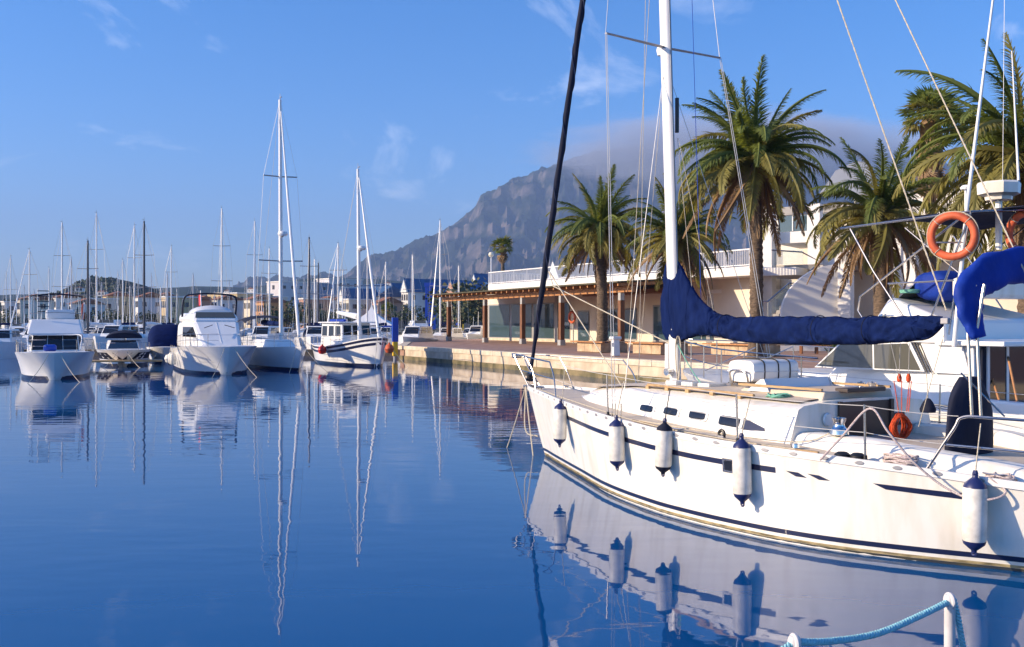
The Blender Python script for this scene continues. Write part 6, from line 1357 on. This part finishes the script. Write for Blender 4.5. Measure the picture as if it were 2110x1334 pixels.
for a in (('white cabin boat with glass doors beside the blue quay post', 850, 92, 190, 8, 1.05), ('white flybridge boat in the gap left of the pergola', 872, 108, 100, 9, 1.05, gelw, None, True), ('white cruiser moored against the quay end, bow towards us', 905, 103, 80, 8.5, 1., gelw, None), ('white cabin boat seen between the first two pergola posts', 963, 112, 75, 8.5, 1.1), ('white boat under a bright blue cover behind the pergola', 1040, 125, 90, 8, 1.1, gelw, bcanvas), ('white motor boat seen through the last pergola bay', 1015, 118, 95, 7.5, 1.), ('white boat seen just right of the first pergola post', 938, 120, 60, 7.5, .95),
          ('white motor boat moored at the left margin behind the near row', -6, 70, 112, 8, 1.), ('flybridge boat behind the leftmost fishing boat', 30, 86, 90, 9, 1.05, gelw, None, True), ('white boat filling the gap right of the leftmost fishing boat', 196, 84, 88, 8.5, 1.15), ('boat with dark cover behind the low sports boat', 300, 88, 86, 8.5, 1.1, gelw, canvasd), ('white boat hidden between the motor yacht and the sloop', 520, 84, 90, 8, 1.1), ('white boat with blue cover between sloop and motor sailer', 640, 86, 95, 8.5, 1.1, gelw, canvas), ('white flybridge boat behind the motor sailer wheelhouse', 690, 90, 98, 9, 1.1, gelw, None, True), ('white cabin boat right behind the motor sailer bow', 830, 86, 80, 8, 1.1),
          ('far white boat left of the black mast', 165, 120, 90, 8, 1.), ('far white boat below the knoll', 235, 130, 90, 8, 1.), ('far white flybridge boat below the knoll foot', 270, 125, 90, 8, 1., gelw, None, True), ('far white boat left of the cream block', 380, 125, 90, 8, 1.), ('far white boat in front of the marquee', 740, 118, 90, 8, 1.), ('far blue covered boat in front of the marquee', 790, 122, 92, 8, 1., gelw, bcanvas), ('far white boat behind the black bimini', 560, 115, 90, 8, 1.), ('far boat left of the fishing boat ladder', 70, 118, 90, 8, 1.), ('far white boat near the left margin', 12, 112, 90, 8, 1.)): fleet_motor(*a)
for k, (px, nm) in enumerate(LM): fleet_motor(f'small white motor boat in the far row below {nm}', px + rr.uniform(-9, 9), rr.uniform(92, 150), 90 + rr.uniform(-20, 20), 7.5, rr.uniform(.9, 1.1), gelw, (None, canvas, None, canvasd)[k % 4], k % 3 == 0)
# far pontoons
for y in (106, 140): struct(MB().box((-40, y + 3, .2), (95, 2.2, .45)).build('pontoon', MATS['weathered_pontoon']))

# ------------------------------------------------------------------ mooring lines at the yacht bow, near posts with rope
def wl_pt(v): return rootmat(yacht) @ v
for k, (x1, y1, lab) in enumerate(((1043, 928, 'pale mooring line slanting from the yacht bow into the water, leftmost of three'), (1099, 945, 'mooring line hanging straight down from the yacht bow'), (1136, 920, 'slack mooring line looping back to the yacht stem'))):
    a = wl_pt(Vector((.0, -.05, 1.28))); b_ = PZ(x1, y1, -.05) if k != 2 else wl_pt(Vector((.45, -.06, .35)))
    mid = [] if k != 2 else [PZ(1105, 930, .02) if False else (a + b_) / 2 + Vector((-.12, 0, -.35))]
    ml = MB().tube(arc([a] + mid + [b_], 8) if mid else catenary(a, b_, .04), .012, 6).build('mooring_line', ropem, None, True); tag(ml, lab, 'rope', 'mooring lines at the yacht bow')
pw = mat('post_paint', (.62, .60, .60), .6, var=.2, vs=8)
pA, pB = AT(1957, 5.6, 0), AT(1637, 4.9, 0); zA, zB = HZ(1226, 5.6), HZ(1311, 4.9)
fp = struct(MB().hexa([(-6, -4, .30), (9, -4, .30), (9, 5.95, .30), (-6, 2.05, .30), (-6, -4, .48), (9, -4, .48), (9, 5.95, .48), (-6, 2.05, .48)]).build('landing_stage', MATS['weathered_pontoon']))
for p, zt_, lab in ((pA, zA, 'white painted rail post with rope over its rounded top, the taller near one'), (pB, zB, 'white painted rail post just showing its ring at the lower edge')):
    po = thing('rail_post', lab, 'post', (p.x, p.y, .48)); h = zt_ - .48
    MB().lathe([(.031, 0), (.030, h - .06), (.033, h - .05), (.033, h - .02), (.024, h), (0, h + .006)], (0, 0, 0), 18).build('post', pw, po, 40)
    MB().torus((0, 0, h - .035), Vector((.7, .15, 0)), .036, .014, 18, 8).build('rope_eye', pw, po, True)
def twisted(name, label, pts, r, parent=None):
    t = thing(name, label, 'rope', pts[0]); P = arc(pts, 14); L = [0.]
    for a, b_ in zip(P, P[1:]): L.append(L[-1] + (b_ - a).length)
    for s_ in range(3):
        out = []; n_ = int(L[-1] / .006)
        for k in range(n_ + 1):
            l_ = L[-1] * k / n_; i = max(j for j in range(len(L)) if L[j] <= l_ + 1e-9); i = min(i, len(P) - 2); q = P[i].lerp(P[i + 1], (l_ - L[i]) / max(1e-6, L[i + 1] - L[i])); A_, B_ = basis(P[i + 1] - P[i]); an = l_ / .040 * 2 * math.pi / 1.6 + s_ * 2.094
            out.append(q + (A_ * math.cos(an) + B_ * math.sin(an)) * r * .62)
        MB().tube(out, r * .52, 6).build('strand', turq, t, True, world=True)
    return t
pa_, pb_ = Vector((pA.x, pA.y, zA - .035)), Vector((pB.x, pB.y, zB - .03))
twisted('rail_rope', 'turquoise twisted rope sagging between the two white posts', [pb_, pb_.lerp(pa_, .22) + Vector((0, 0, -.045)), pb_.lerp(pa_, .5) + Vector((0, 0, -.07)), pb_.lerp(pa_, .8) + Vector((0, 0, -.035)), pa_], .017)
twisted('rail_rope', 'turquoise twisted rope dropping steeply right of the taller white post', [pa_ + Vector((.02, .0, .01)), pa_ + Vector((.055, .02, -.10)), pa_ + Vector((.11, .04, -.32)), pa_ + Vector((.22, .08, -.42))], .017)
twisted('rail_rope', 'turquoise twisted rope running off left of the lower post', [pb_, pb_ + Vector((-.10, -.05, -.035)), pb_ + Vector((-.5, -.25, -.13))], .017)

# ------------------------------------------------------------------ air
def haze():
    m = bpy.data.materials.new('haze_air'); m.use_nodes = True; n, l = m.node_tree.nodes, m.node_tree.links; n.clear(); o = n.new('ShaderNodeOutputMaterial'); v = n.new('ShaderNodeVolumePrincipled')
    v.inputs['Color'].default_value = (.40, .60, 1, 1); v.inputs['Density'].default_value = 1.25e-4; v.inputs['Anisotropy'].default_value = .0; l.new(v.outputs[0], o.inputs['Volume'])
    h = MB().box((0, 5000, 560), (21000, 10400 + 60, 1124)); ob = h.build('haze', m); tag(ob, 'thin blue air between the harbour and the mountain', 'haze', kind='stuff')
haze()
